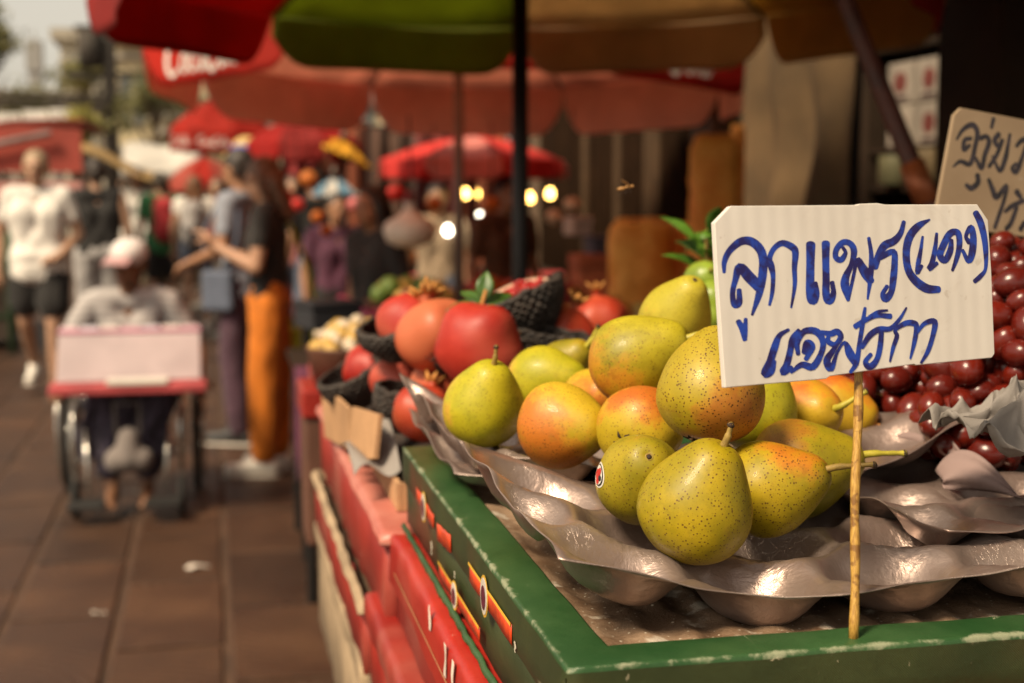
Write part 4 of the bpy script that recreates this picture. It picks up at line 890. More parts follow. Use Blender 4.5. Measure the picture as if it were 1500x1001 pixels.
def net_mat():
    t = NT('black_foam_net'); v = t.coord(); n1 = t.noise(v, 70, 3); c = t.mix(t.ramp(n1, .3, .7), (.016, .012, .010), (.050, .036, .028)); return t.done(t.bsdf(c, .6, 0, t.bump(n1, .3, .003)))
M_NET = net_mat()
def net(label, px, py, d, rad, h, axis, seed, open_=.0):
    """fruit sleeve: a cup of woven foam, rows of fat knots"""
    NR, NK = 11, 30; mb = MB(); prof = []
    nr = NR * 6
    for i in range(nr + 1):
        t_ = i / nr; prof.append((rad * (.45 + .55 * math.sin(min(1, t_ * 1.15) * 1.5708)), h * t_))
    def fn(q, i, k):
        a_ = math.atan2(q.y, q.x); t_ = i / nr; row = t_ * NR
        kn = abs(math.sin(math.pi * row)) ** .6 * abs(math.cos(a_ * NK / 2 + (math.pi / 2) * (int(row) % 2))) ** .6
        s_ = 1 + (.17 * kn - .06) + .05 * mnoise.noise((q.x * 20, q.y * 20, q.z * 20 + seed)); return Vector((q.x * s_, q.y * s_, q.z + .004 * mnoise.noise((a_ * 3, seed, t_ * 4))))
    vs = []; n = NK * 5
    for i, (r_, z) in enumerate(prof):
        for k in range(n): a = 2 * math.pi * k / n; vs.append(fn(Vector((r_ * math.cos(a), r_ * math.sin(a), z)), i, k))
    m = len(prof); mb.add(vs, [(i * n + k, i * n + (k + 1) % n, (i + 1) * n + (k + 1) % n, (i + 1) * n + k) for i in range(m - 1) for k in range(n)])
    o_ = mb.build('foam_net', M_NET, None, True, loc=at(px, py, d), rot=Vector(axis).to_track_quat('Z', 'Y'), solid=.0025); return tag(o_, label, 'fruit net', 'black foam fruit nets')
net('big black foam net cupping the cut pomegranate half', 784, 494, 1.70, .054, .062, cv(-.38, .90, .12), 1)
net('black foam net under the upper row of pomegranates on the left', 600, 520, 1.68, .052, .045, cv(-.2, .9, .3), 2)
net('black foam net below the middle pomegranate of the heap', 655, 545, 1.58, .050, .04, cv(.1, .95, .2), 3)
net('empty black foam net at the left end of the lower row', 532, 592, 1.82, .042, .05, cv(-.35, .85, .3), 4)
net('black foam net standing behind the brown cardboard flap', 578, 628, 1.60, .030, .05, cv(.2, .9, .2), 5)
net('black foam net lying behind the green pears', 800, 528, 1.62, .055, .035, cv(.15, .95, .1), 6)
# the cut half with arils
hc = at(764, 436, 1.685); hr = cv(-.30, .88, .34).to_track_quat('Z', 'Y')
hb = MB().lathe([(.002, -.044), (.018, -.040), (.034, -.028), (.044, -.010), (.0455, .003), (.043, .006)], 28).build('cut_pomegranate', M_POM, None, True, loc=hc, rot=hr); tag(hb, 'cut pomegranate half with pale flesh leaning in a black net', 'pomegranate', 'pomegranates in the brown box')
MB().lathe([(.043, .0055), (.0425, .0075), (.036, .006), (.02, .004), (.001, .004)], 28).build('flesh', pm('pale_flesh', (.66, .42, .30), .5), hb, True)
ar = pm('aril', (.40, .03, .03), .2, var=.4, vs=200); rnd = random.Random(4); am = None
for k in range(46):
    a = rnd.random() * 6.28; r_ = .036 * math.sqrt(rnd.random())
    if am is None: o_ = MB().ell((0, 0, 0), (.0034, .0034, .0048), n=8).build('aril', ar, hb, True); am = o_.data
    else: o_ = bpy.data.objects.new('aril', am); COL.objects.link(o_); o_.parent = hb
    o_.location = (r_ * math.cos(a), r_ * math.sin(a), .0075); o_.rotation_euler = (rnd.random(), rnd.random(), 0)
M_LEAF = pm('leaf_green', (.045, .12, .018), .4, var=.35, vs=30, transl=.15, col2=(.09, .19, .03)); 
def leaf(mb, a, tip, w_, nrm, curl=.15, nu=8):
    a, tip = Vector(a), Vector(tip); d = tip - a; L_ = d.length; d.normalize(); n_ = Vector(nrm); n_ = (n_ - d * n_.dot(d)).normalized(); s_ = d.cross(n_)
    mb.grid(lambda u, v: a + d * L_ * u + s_ * (v - .5) * w_ * math.sin(math.pi * min(1, .04 + .96 * u) ** .85) + n_ * (curl * L_ * (u * (1 - u)) * 1.2 - abs(v - .5) * -w_ * .35 * math.sin(math.pi * u)), nu, 4)
e = empty('leaf_sprig', at(712, 466, 1.47), 0, 'sprig of green leaves stuck on the glossy red pomegranate', 'leaves'); o_ = e.location.copy()
MB().tube([Vector((0, 0, -.015)), at(706, 445, 1.47) - o_, at(712, 425, 1.47) - o_], [.003, .0025, .002], 7).build('twig', M_CROWN, e, True)
for (x0, y0, x1, y1, dz, w_) in ((706, 452, 652, 456, .0, .020), (708, 440, 714, 397, .01, .020), (705, 445, 674, 428, .03, .016), (712, 448, 752, 432, .03, .018)):
    mb = MB(); leaf(mb, at(x0, y0, 1.47) - o_, at(x1, y1, 1.47 + dz) - o_, w_, -_F * .7 + Vector((0, 0, 1))); mb.build('leaf', M_LEAF, e, True, solid=.0006)
# limes and leaves behind the white board
M_LIME = pm('lime_skin', (.22, .30, .03), .35, var=.25, vs=40, bump=.15, bs=400, bd=.001)
for i, (px, py, d, r_) in enumerate(((1030, 412, 1.50, .022), (1048, 440, 1.48, .022), (1044, 465, 1.46, .020), (1062, 408, 1.55, .022), (1066, 452, 1.52, .022))):
    o_ = MB().lathe([(r_ * math.cos(t_) + .0001, r_ * 1.15 * math.sin(t_)) for t_ in [(-1.56 + 3.12 * k / 12) for k in range(13)]] + [(r_ * .1, r_ * 1.22)], 18).build('lime', M_LIME, None, True, loc=at(px, py, d), rot=Vector((random.uniform(-1, 1), random.uniform(-1, 1), .4)).to_track_quat('Z', 'Y'))
    MB().tube([(0, 0, r_ * 1.15), (0, 0, r_ * 1.33)], .0018, 6).build('stalk', M_STEM, o_)
    tag(o_, '%s green lime of the heap half behind the white price board' % ('uppermost', 'second', 'lowest', 'back', 'inner')[i], 'lime', 'limes behind the price board')
e = empty('leaf_spray', at(1034, 430, 1.56), 0, 'spray of bright green leaves at the corner of the white price board', 'leaves'); o_ = e.location.copy(); rnd = random.Random(3)
MB().tube([Vector((0, 0, -.09)), Vector((0, 0, -.02)), at(1036, 335, 1.56) - o_], .0025, 6).build('twig', M_STEM, e)
M_LEAF2 = pm('leaf_bright', (.09, .20, .02), .4, var=.3, vs=30, transl=.25)
for k in range(40):
    py = 475 - 140 * rnd.random() ** .8; a0 = at(1040 + rnd.gauss(0, 11), py, 1.54 + rnd.random() * .06) - o_; ang = rnd.uniform(0, 6.28); dr = Vector((math.cos(ang), math.sin(ang) * .6, rnd.uniform(-.1, .7))).normalized()
    mb = MB(); leaf(mb, a0, a0 + dr * rnd.uniform(.022, .058), rnd.uniform(.012, .024), Vector((0, -.5, 1)), .25, 6); mb.build('leaf', M_LEAF2 if k % 3 else M_LEAF, e, True, solid=.0006)
# bowl under the limes
q = at(1050, 470, 1.51); e = empty('lime_bowl', (q.x, q.y, 1.235), 0, 'dark bowl under the limes behind the pear heap', 'bowl')
MB().lathe([(.030, 0), (.050, .03), (.066, .085), (.068, .088), (.062, .085), (.045, .035), (.02, .012)], 24).build('bowl', pm('dark_bowl', (.05, .03, .02), .5), e, True); MB().lathe([(.036, -.012), (.034, .001)], 20).build('foot', pm('dark_bowl', (.05, .03, .02), .5), e, True)
# filling under the pomegranates so that the heap rests on something
o_ = MB().grid(lambda u, v: (.195 + u * .57, 1.43 + v * .60, 1.15 + .085 * math.sin(math.pi * u) ** .5 * math.sin(math.pi * v) ** .5 + .02 * abs(mnoise.noise((u * 9, v * 9, 3)))), 36, 36).build('shredded_paper', pm('dark_shred', (.04, .026, .02), .9, var=.5, vs=60, bump=.8, bs=90, bd=.01), None, True)
tag(o_, 'dark shredded packing under the pomegranate heap', 'packing', kind='stuff')

# ------------------------------------------------------------------ market umbrellas
def fabric(name, col, transl=.35): return pm('canopy_' + name, col, .8, var=.16, vs=3, bump=.15, bs=300, bd=.0008, transl=transl)
SCRIPT = []   # flowing script word drawn as pen strokes, 0..1000 wide, y down, about 300 high
def _o(x, y, rx, ry, w): return [(x + rx * math.cos(t), y - ry * math.sin(t), w) for t in [.6 + k * .75 for k in range(10)]]
for ox in (0, 470):
    SCRIPT.append([(ox + 150, 75, 14), (ox + 175, 40, 20), (ox + 140, 12, 26), (ox + 70, 40, 36), (ox + 20, 130, 46), (ox + 25, 225, 46), (ox + 80, 275, 36), (ox + 150, 240, 22), (ox + 190, 190, 14)])
SCRIPT += [_o(215, 200, 34, 62, 24), [(350, 170, 20), (320, 140, 24), (280, 180, 34), (280, 235, 34), (320, 262, 24), (365, 225, 16)], _o(405, 200, 32, 60, 24), [(445, 145, 22), (436, 225, 26), (458, 262, 20), (490, 225, 12)],
           [(468, 190, 24), (520, 180, 24)], _o(690, 200, 34, 62, 24), [(740, 235, 14), (775, 120, 24), (800, 20, 20), (770, 30, 20), (752, 150, 30), (760, 245, 26), (795, 250, 16)], _o(850, 200, 32, 60, 24), [(892, 145, 22), (884, 225, 26), (906, 262, 20), (960, 215, 12)]]
M_LETTER = pm('white_print', (.74, .68, .62), .8, transl=.2)
M_POLEB = pm('black_pole', (.016, .013, .012), .45, metal=.3); M_RIB = pm('umbrella_rib', (.10, .07, .055), .45, metal=.5)
def umbrella(label, base, R_, z_e, rise, flap, n, colours, rot0=0, tilt=(0, 0), pole=(.022, None), lettering=(), foot=True, sag=.05, rib=True, fl_round=True, script_w=.72, lining=None, canopy=None, group='market umbrellas'):
    """octagonal parasol. base: pole foot; tilt: slope of the rim plane in x and y; colours: one material per panel"""
    e_ = empty('market_umbrella', base, 0, label, 'umbrella', group)
    def P(a, r, dz=0): x, y = r * math.cos(a), r * math.sin(a); return Vector((x, y, z_e + dz + tilt[0] * x + tilt[1] * y))
    apex = z_e + rise
    for k in range(n):
        a0 = rot0 + 2 * math.pi * k / n; a1 = a0 + 2 * math.pi / n; m_ = colours[k % len(colours)]
        A, B = P(a0, R_), P(a1, R_); T = Vector((0, 0, apex))
        def pan(u, v):
            e0 = A.lerp(B, u); q = T.lerp(e0, v); h = math.sin(math.pi * v) * (rise * .16) - sag * math.sin(math.pi * u) * v * math.sin(math.pi * min(1, v * .9)) ; return q + Vector((0, 0, h))
        MB().grid(pan, 8, 12).build('canopy_panel', canopy or m_, e_, True, solid=.0015)
        dirn = (B - A); W_ = dirn.length; dirn.normalize(); mid = (A + B) / 2; outw = Vector((mid.x, mid.y, 0)).normalized()
        def fl(u, v):
            wd = 1.0
            if fl_round: rr = .16; du = min(u, 1 - u); wd = 1 - max(0, 1 - du / rr) ** 2.4 * .62
            q = A.lerp(B, u); return q + Vector((0, 0, -flap * v * wd - .001)) + outw * (.03 * v * math.sin(u * 7 + k) * .6 + .012 * v + .002)
        vo_ = MB().grid(fl, 24, 6).build('valance', m_, e_, True, solid=.0015)
        if lining: MB().grid(lambda u, v: fl(u, v) - outw * .005 + Vector((0, 0, .003 * v)), 24, 6).build('valance_lining', lining, vo_, True)
        if k in lettering:
            sc_ = script_w / 1000; hgt = 300 * sc_ * W_ / flap
            inv_ = -1
            def lt(x, y, h):
                u = (.42 if script_w < .6 else .5) + (x / 1000 - .5) * script_w; v = .56 + (y / 300 - .5) * min(.86, hgt); return fl(u, v) + outw * (.004 + h * .0002)
            ribbons(SCRIPT, lt, 4).build('lettering', M_LETTER, vo_)
        if rib:
            pts = [pan(0, v) - Vector((0, 0, .012)) for v in (0.03, .3, .6, .99)]
            rb = MB().tube(pts, .007, 6).build('rib', M_RIB, e_, True)
            MB().tube([Vector((0, 0, apex - rise * .9 - .02)), pan(0, .55) - Vector((0, 0, .02))], .006, 6).build('stretcher', M_RIB, rb)
    pr, pm_ = pole
    MB().tube([(0, 0, 0 if foot else .5), (0, 0, apex + .03)], pr, 12).build('pole', pm_ or M_POLEB, e_, True)
    MB().lathe([(pr * 1.9, apex - rise * .9 - .06), (pr * 1.9, apex - rise * .9), (pr * 1.3, apex - rise * .9 + .02)], 12).build('hub', M_RIB, e_, True)
    MB().lathe([(pr * 1.8, apex + .01), (pr * 1.2, apex + .05), (pr * .3, apex + .09)], 12).build('finial', M_RIB, e_, True)
    MB().lathe([(.20, 0), (.20, .06), (.06, .10), (.04, .2)], 18).build('base', pm('umbrella_base', (.10, .09, .08), .8), e_, True)
    return e_
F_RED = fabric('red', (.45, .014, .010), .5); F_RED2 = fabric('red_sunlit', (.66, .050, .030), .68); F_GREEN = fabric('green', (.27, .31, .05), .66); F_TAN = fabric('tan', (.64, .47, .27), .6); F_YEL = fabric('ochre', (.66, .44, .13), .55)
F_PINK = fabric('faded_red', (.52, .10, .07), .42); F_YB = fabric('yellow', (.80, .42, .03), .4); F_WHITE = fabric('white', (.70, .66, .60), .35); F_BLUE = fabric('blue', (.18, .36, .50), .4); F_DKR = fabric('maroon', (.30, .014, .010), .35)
q = at(762, 279, 3.8)
umbrella('striped red green and tan umbrella with a black pole behind the fruit', (q.x, q.y, 0), 1.16, 2.06, .42, .17, 8, [F_GREEN, F_RED, F_DKR, F_YEL, F_GREEN, F_RED, F_YEL, F_TAN], rot0=R(90) - YAW - R(0), tilt=(0, 0), pole=(.0225, None))
q = at(672, 279, 6.5)
umbrella('large red umbrella with white script on its valances in the middle distance', (q.x, q.y, 0), 1.42, 2.135, .50, .27, 8, [F_RED2], rot0=R(90 + 22.5) - YAW, tilt=(-.026, -.05), lining=fabric('pink_lining', (.90, .68, .58), .4), canopy=fabric('red_glow_top', (.80, .46, .36), .66), pole=(.024, pm('grey_pole', (.16, .13, .11), .5, metal=.3)), lettering=(0, 1, 2, 3, 4, 5, 6, 7), script_w=.56)  # canopy colour paled to carry the sunlit glow of the underside
q = at(330, 279, 13.5)
umbrella('small red umbrella with white script beside the yellow striped hat', (q.x, q.y, 0), .52, 2.06, .33, .22, 8, [F_RED2], rot0=.2, lettering=(4, 5, 6), script_w=.8, tilt=(-.05, 0))
q = at(694, 279, 8.3)
umbrella('wide sunlit red umbrella far behind the thin grey pole', (q.x, q.y, 0), .58, 1.66, .15, .11, 8, [fabric('red_far', (.78, .06, .05), .4), fabric('red_far_lit', (.82, .30, .26), .4)], rot0=.1)  # alternate panels paled: sunlight on the red top put into the colour
q = at(300, 279, 17)
umbrella('faded pink umbrella above the walkers', (q.x, q.y, 0), .44, 1.62, .28, .16, 8, [F_PINK, F_RED2], rot0=.3)
q = at(505, 279, 10.5)
umbrella('tilted yellow umbrella in the gap under the red canopy', (q.x, q.y, 0), .19, 1.76, .10, .03, 8, [F_YB], rot0=.2, tilt=(-.45, 0))
q = at(490, 279, 9.6)
umbrella('pale blue umbrella below the yellow one', (q.x, q.y, 0), .15, 1.47, .10, .03, 8, [F_BLUE, F_WHITE], rot0=.1)
q = at(446, 279, 10.8)
umbrella('plain dark red umbrella between the script umbrellas', (q.x, q.y, 0), .46, 1.86, .2, .16, 8, [F_RED, F_DKR], rot0=.3)
# the umbrella over the near fruit stall: leaning reddish pole, canopy above
pA_, pB_ = at(1238, 0, 2.8), at(1368, 320, 2.72)
e = empty('stall_umbrella', (pB_.x, pB_.y, 0), 0, 'leaning reddish umbrella pole behind the tan price sign', 'umbrella', 'market umbrellas')
o0 = Vector((pB_.x, pB_.y, 0)); dv = (pA_ - pB_).normalized(); foot_ = pB_ - dv * (pB_.z / dv.z); top_ = pB_ + dv * 1.35
M_POLER = pm('red_wood_pole', (.070, .018, .010), .5, var=.35, vs=14)
MB().tube([foot_ - o0, pB_ - o0, pA_ - o0, top_ - o0], [.021, .021, .019, .018], 12).build('pole', M_POLER, e, True)
MB().tube([pB_ - o0 + dv * .03, pB_ - o0 + dv * .12], .026, 12).build('collar', pm('copper_collar', (.36, .11, .04), .4, metal=.4), e, True)
c_ = top_ - o0 + Vector((.15, 0, -.06)); Rr = 1.4
for k in range(8):
    a0, a1 = R(45) * k, R(45) * (k + 1); A = c_ + Vector((Rr * math.cos(a0), Rr * math.sin(a0), -.30)); B = c_ + Vector((Rr * math.cos(a1), Rr * math.sin(a1), -.30))
    MB().grid(lambda u, v: c_.lerp(A.lerp(B, u), v) + Vector((0, 0, .07 * math.sin(math.pi * v) - .04 * math.sin(math.pi * u) * v * v)), 8, 8).build('canopy_panel', (F_YEL, F_TAN)[k % 2], e, True, solid=.0015)
    MB().grid(lambda u, v: A.lerp(B, u) - Vector((0, 0, .14 * v)), 12, 3).build('valance', (F_YEL, F_TAN)[k % 2], e, True, solid=.0015)
    MB().tube([c_ - Vector((0, 0, .02)), c_.lerp(A, .5) + Vector((0, 0, .05)), A - Vector((0, 0, .012))], .007, 6).build('rib', M_RIB, e, True)

# ------------------------------------------------------------------ street furniture on the far left
q = at(166, 279, 30)
e = empty('utility_pole', (q.x, q.y, 0), 0, 'dark utility pole with cable bundles over the street', 'pole')
M_PD = pm('pole_dark', (.045, .036, .028), .8)
MB().tube([(0, 0, 0), (0, 0, 7.4)], [.17, .14], 12).build('post', M_PD, e, True)
MB().lo_hi((-.9, -.06, 3.9), (.9, .06, 4.05)).build('crossarm', M_PD, e); MB().lo_hi((-.7, -.06, 4.9), (.7, .06, 5.02)).build('crossarm', M_PD, e)
MB().lathe([(.0, 4.1), (.24, 4.12), (.26, 4.85), (.10, 4.9)], 14, org=(-.38, -.1, 0)).build('transformer', M_PD, e, True)
for k in range(7):
    z = 3.22 + .05 * k + .02 * (k % 2); MB().tube([(-9, -3, z + .25), (-5, -1.8, z - .02), (-.1, -.2, z), (4.5, .6, z - .06), (9, 2, z + .25)], .026, 6).build('cable', M_PD, e, True)
for k in range(9):
    mb = MB(); rnd = random.Random(k); pts = [(rnd.uniform(-.45, .45), rnd.uniform(-.25, .0), rnd.uniform(2.7, 4.2)) for _ in range(4)]; mb.tube([tuple(x) for x in cat_rom(pts, 4)], .02, 5).build('cable', M_PD, e, True)
# kiosk with red awning
M_KRED = pm('kiosk_red', (.36, .060, .040), .75, var=.2, vs=2, bump=.2); M_KPINK = pm('kiosk_pink', (.52, .24, .21), .7, var=.2); M_GREENP = pm('green_paint_post', (.05, .10, .05), .5)
q = at(122, 300, 12.2); kx = q.x
e = empty('red_kiosk', (kx, q.y, 0), 0, 'red awning kiosk with green posts at the left edge of the street', 'kiosk')
MB().prism([(-2.4, 1.64), (0, 1.64), (0, 2.02), (-.55, 2.06), (-2.4, 1.72)], ((0, .02, 0), (1, 0, 0), (0, 0, 1)), -.05).build('awning_end', M_KRED, e)
MB().lo_hi((-2.4, -.03, 1.40), (.0, .018, 1.56)).build('awning_valance', M_KPINK, e)
MB().grid(lambda u, v: (-2.4 + 2.42 * u, .09 + 2.4 * v, 1.75 + .33 * min(1, u * 1.3) + .02), 8, 6).build('awning_roof', M_KRED, e, solid=.02)
MB().tube([(-1.9, -.05, 1.62), (-.25, -.05, 1.98)], .028, 8).build('diagonal_brace', pm('grey_brace', (.32, .27, .25), .6), e, True)
for x in (-.06, -.66, -1.3): MB().tube([(x, .1, 0), (x, .1, 1.63)], .035, 8).build('post', M_GREENP, e, True)
for z in (.35, .75): MB().tube([(-2.3, .1, z), (-.7, .1, z)], .025, 8).build('rail', M_GREENP, e, True)
MB().lo_hi((-2.3, .5, .1), (-.75, 1.6, .9)).build('counter', pm('kiosk_counter', (.10, .07, .05), .8), e)
q = at(240, 240, 19)
e = empty('white_awning', (q.x, q.y, 0), 0, 'bright white sloping awning over a dark stall down the street', 'awning')
MB().grid(lambda u, v: (-.55 + 1.05 * u, -.5 + 1.1 * v, 1.78 + .36 * v + .03 * math.sin(u * 9)), 12, 6).build('cloth', F_WHITE, e, True, solid=.01)
MB().grid(lambda u, v: (-.55 + 1.05 * u, -.505, 1.78 - .13 * v + .03 * math.sin(u * 9)), 12, 2).build('front_drop', F_WHITE, e, True, solid=.006)
for x in (-.53, .48):
    for y in (-.48, .58): MB().tube([(x, y, 0), (x, y, 1.80 if y < 0 else 2.14)], .025, 8).build('post', M_PD, e)
MB().lo_hi((-.5, .60, .1), (.46, .64, 1.75)).build('back_sheet', M_DARK, e)
q = at(205, 279, 15.5)
e = empty('ochre_awning', (q.x, q.y, 0), 0, 'ochre canvas strip awning below the white one', 'awning')
MB().grid(lambda u, v: (-.62 + .95 * u, -.3 + .6 * v, 1.92 - .42 * u + .10 * v + .02 * math.sin(u * 8)), 12, 4).build('cloth', fabric('ochre2', (.46, .30, .12), .3), e, True, solid=.008)
for x in (-.6, .3): MB().tube([(x, .25, 0), (x, .25, 1.99 if x < 0 else 1.6)], .02, 8).build('post', M_PD, e)
MB().lo_hi((-.55, .32, 0), (.28, .36, 1.45)).build('back_sheet', M_DARK, e)
# white signboards under the cables
for k, (pa, pb, py0, py1) in enumerate(((-30, 28, 192, 166), (34, 68, 190, 162), (73, 100, 188, 160))):
    a, b = at(pa, py0, 24), at(pb, py1, 24)
    e = empty('white_signboard', ((a.x + b.x) / 2, a.y, 0), 0, '%s blank pale signboard above the red kiosk' % ('wide', 'middle', 'narrow')[k], 'signboard', 'pale signboards down the street'); W_ = b.x - a.x
    MB().lo_hi((-W_ / 2, 0, a.z), (W_ / 2, .12, b.z)).build('panel', pm('sign_white', (.78, .74, .68), .7), e, bevel=.01); MB().tube([(0, .15, 0), (0, .15, a.z + .1)], .04, 8).build('post', M_PD, e)
# trees
def tree(label, base, h, cr, cz, n, seed, cols):
    rnd = random.Random(seed); e_ = empty('street_tree', base, 0, label, 'tree', 'trees along the street')
    mb = MB(); mb.tube([(0, 0, 0), (.08, .05, h * .35), (-.05, .1, h * .7), (0, 0, h * .95)], [.16, .13, .08, .03], 8)
    for k in range(9):
        a = k * 2.4; z = h * (.4 + .05 * k); mb.tube([(0, 0, z), (cr * .5 * math.cos(a), cr * .5 * math.sin(a), z + .5), (cr * .85 * math.cos(a), cr * .85 * math.sin(a), z + .9)], [.06, .035, .012], 5)
    mb.build('trunk', pm('bark', (.12, .085, .055), .9), e_, True); cb = MB()
    cl = [(Vector((rnd.gauss(0, .45), rnd.gauss(0, .45), rnd.gauss(0, .38))) * cr) for _ in range(16)]
    for k in range(n):
        c0 = rnd.choice(cl) + Vector((rnd.gauss(0, .2), rnd.gauss(0, .2), rnd.gauss(0, .18))) * cr; d = Vector((rnd.gauss(0, 1), rnd.gauss(0, 1), rnd.gauss(0, 1))).normalized(); u_ = d.orthogonal().normalized(); s_ = rnd.uniform(.05, .11)
        p_ = c0 + Vector((0, 0, cz)); cb.add([p_, p_ + (d + u_ * .4) * s_, p_ + d * s_ * 2, p_ + (d - u_ * .4) * s_], [(0, 1, 2, 3)], k % 2)
    cb.build('crown', cols, e_)
M_F1, M_F2 = pm('foliage_a', (.14, .14, .045), .7, transl=.3), pm('foliage_b', (.22, .20, .07), .7, transl=.3)
q = at(5, 279, 26); tree('pale leafed tree reaching up at the far left edge', (q.x - .25, q.y, 0), 4.2, .62, 4.3, 1400, 1, [M_F1, M_F2])
q = at(128, 279, 40); tree('small tree in front of the narrow grey block', (q.x, q.y, 0), 5.2, .62, 4.9, 1200, 2, [M_F1, M_F2])
q = at(118, 279, 23); tree('yellowish shrub tree right above the red kiosk', (q.x, q.y, 0), 2.4, .34, 2.55, 900, 3, [M_F2, pm('foliage_c', (.36, .32, .07), .7, transl=.3)])
q = at(40, 279, 33); tree('low bushy tree behind the pale signboards', (q.x, q.y, 0), 3.3, .8, 3.2, 1300, 4, [M_F1, M_F2])
q = at(232, 279, 29); tree('tree in front of the cream apartment block', (q.x, q.y, 0), 3.6, .6, 3.4, 1000, 5, [M_F1, M_F2])
# ------------------------------------------------------------------ people
SKIN = {}
def skin(c): return pm('skin_%d' % int(c[0] * 1000), c, .5, var=.08, vs=12, bump=.05, sss=.08)
SK1, SK2, SK3 = (.42, .24, .15), (.34, .17, .09), (.20, .095, .05)
def V3(*a): return Vector(a)
def lerp(a, b, t): return a + (b - a) * t
def person(label, loc, rz, H=1.7, pose=None, skc=SK1, top=None, top_len=.98, sleeve=.55, legs=None, leg_len=1.0, leg_fat=1.0, shoes=None, hair=(.02, .015, .012), hair_long=False, vox=.010, hat=None, group='people in the market street', girth=1.0, name='person', seated=False, phone=False, pack=None, bag=None, skirt=False, top2=None):
    """facing +Y locally. joints in metres for a 1.70 m figure, overridden by pose"""
    J = dict(pel=V3(0, 0, .95), wai=V3(0, 0, 1.10), che=V3(0, .01, 1.27), nek=V3(0, -.005, 1.44), hed=V3(0, .025, 1.585))
    for s_, k in ((-1, 'l'), (1, 'r')):
        J['hip' + k] = V3(.088 * s_, 0, .93); J['kne' + k] = V3(.10 * s_, .02, .50); J['ank' + k] = V3(.10 * s_, -.015, .085); J['toe' + k] = V3(.125 * s_, .145, .035)
        J['sho' + k] = V3(.175 * s_, -.005, 1.395); J['elb' + k] = V3(.235 * s_, -.03, 1.12); J['wri' + k] = V3(.245 * s_, .05, .88)
        J['hnd' + k] = None
    if pose:
        for k, v in pose.items(): J[k] = Vector(v)
    S = H / 1.70; J = {k: (v * S if v is not None else None) for k, v in J.items()}
    e_ = empty(name, loc, rz, label, 'person', group)
    g_ = girth
    def torso(mb, ex, hi=1.0, lo=1.0):
        mb.capsule(J['pel'] , J['wai'], (.098 * g_ + ex) * S, (.094 * g_ + ex) * S)
        for sx in (-1, 1):
            X = V3(.062 * sx * g_ * S, 0, 0); mb.capsule(J['pel'] + X, J['wai'] + X * .85, (.092 * g_ + ex) * S, (.082 * g_ + ex) * S); mb.capsule(J['wai'] + X * .85, J['che'] + X * 1.1, (.082 * g_ + ex) * S, (.096 * g_ + ex) * S)
            k = 'l' if sx < 0 else 'r'; mb.capsule(J['che'] + X * .9, lerp(J['sho' + k], J['nek'], .18), (.088 * g_ + ex) * S, (.055 + ex) * S)
        mb.capsule(lerp(J['sho' + 'l'], J['nek'], .2), lerp(J['sho' + 'r'], J['nek'], .2), (.055 + ex) * S, (.055 + ex) * S)
    # body
    mb = MB(); torso(mb, -.006)
    mb.capsule(J['che'], J['nek'], .07 * S, .052 * S); mb.capsule(J['nek'], lerp(J['nek'], J['hed'], .7), .052 * S, .05 * S)
    hd = J['hed']; hv = hd - J['nek']; hz = V3(0, 0, 1); tl = (pose or {}).get('look', V3(0, 1, 0)); fw = Vector(tl).normalized(); rt_ = fw.cross(hz).normalized(); up_ = rt_.cross(fw)
    HR = Matrix(((rt_.x, fw.x, up_.x), (rt_.y, fw.y, up_.y), (rt_.z, fw.z, up_.z)))
    hp = lambda x, y, z: hd + HR @ V3(x * S, y * S, z * S)
    mb.ell(hp(0, -.012, .025), (.074 * S, .092 * S, .092 * S), HR, 16); mb.ell(hp(0, .025, -.045), (.056 * S, .062 * S, .068 * S), HR, 14); mb.ell(hp(0, .055, -.088), (.026 * S, .024 * S, .022 * S), HR, 10)
    mb.capsule(hp(0, .078, .018), hp(0, .098, -.022), .010 * S, .015 * S, 8)
    for sx in (-1, 1): mb.ell(hp(.078 * sx, -.01, -.005), (.012 * S, .022 * S, .032 * S), HR, 8); mb.capsule(hp(.015 * sx, .076, .028), hp(.05 * sx, .062, .024), .012 * S, .010 * S, 8)
    for k, sx in (('l', -1), ('r', 1)):
        sh, el, wr = J['sho' + k], J['elb' + k], J['wri' + k]
        mb.capsule(sh, el, .052 * S, .040 * S); mb.capsule(el, lerp(el, wr, .4), .041 * S, .037 * S); mb.capsule(lerp(el, wr, .4), wr, .037 * S, .026 * S)
        fd = (wr - el).normalized(); hdv = J['hnd' + k]; hdv = (hdv.normalized() if hdv is not None else (fd + V3(0, .15, -.1)).normalized())
        sd_ = hdv.cross(V3(0, 0, 1)); sd_ = sd_.normalized() if sd_.length > .15 else V3(0, 1, 0); sd_ = lerp(sd_, V3(0, 1, 0), .3).normalized() if abs(hdv.z) > .6 else sd_
        nr = hdv.cross(sd_).normalized()
        pc = wr + hdv * .085 * S; mb.capsule(wr + sd_ * .012 * S, pc + sd_ * .018 * S, .024 * S, .020 * S, 8); mb.capsule(wr - sd_ * .012 * S, pc - sd_ * .018 * S, .024 * S, .020 * S, 8)
        cu = nr if nr.y * 1 > 0 else nr
        for f_, (of, ln) in enumerate(((-.030, .062), (-.010, .074), (.010, .070), (.028, .054))):
            a_ = pc + sd_ * of * S; b_ = a_ + (hdv * .8 + cu * .35) * ln * .55 * S; c_ = b_ + (hdv * .5 + cu * .8).normalized() * ln * .5 * S
            mb.capsule(a_, b_, .0100 * S, .0092 * S, 6); mb.capsule(b_, c_, .0092 * S, .008 * S, 6)
        a_ = wr - sd_ * .028 * S + hdv * .03 * S; b_ = a_ + (hdv * .5 - sd_ * .7 + cu * .3).normalized() * .042 * S; mb.capsule(a_, b_, .0125 * S, .0105 * S, 6); mb.capsule(b_, b_ + (hdv * .9 + cu * .3).normalized() * .03 * S, .0105 * S, .009 * S, 6)
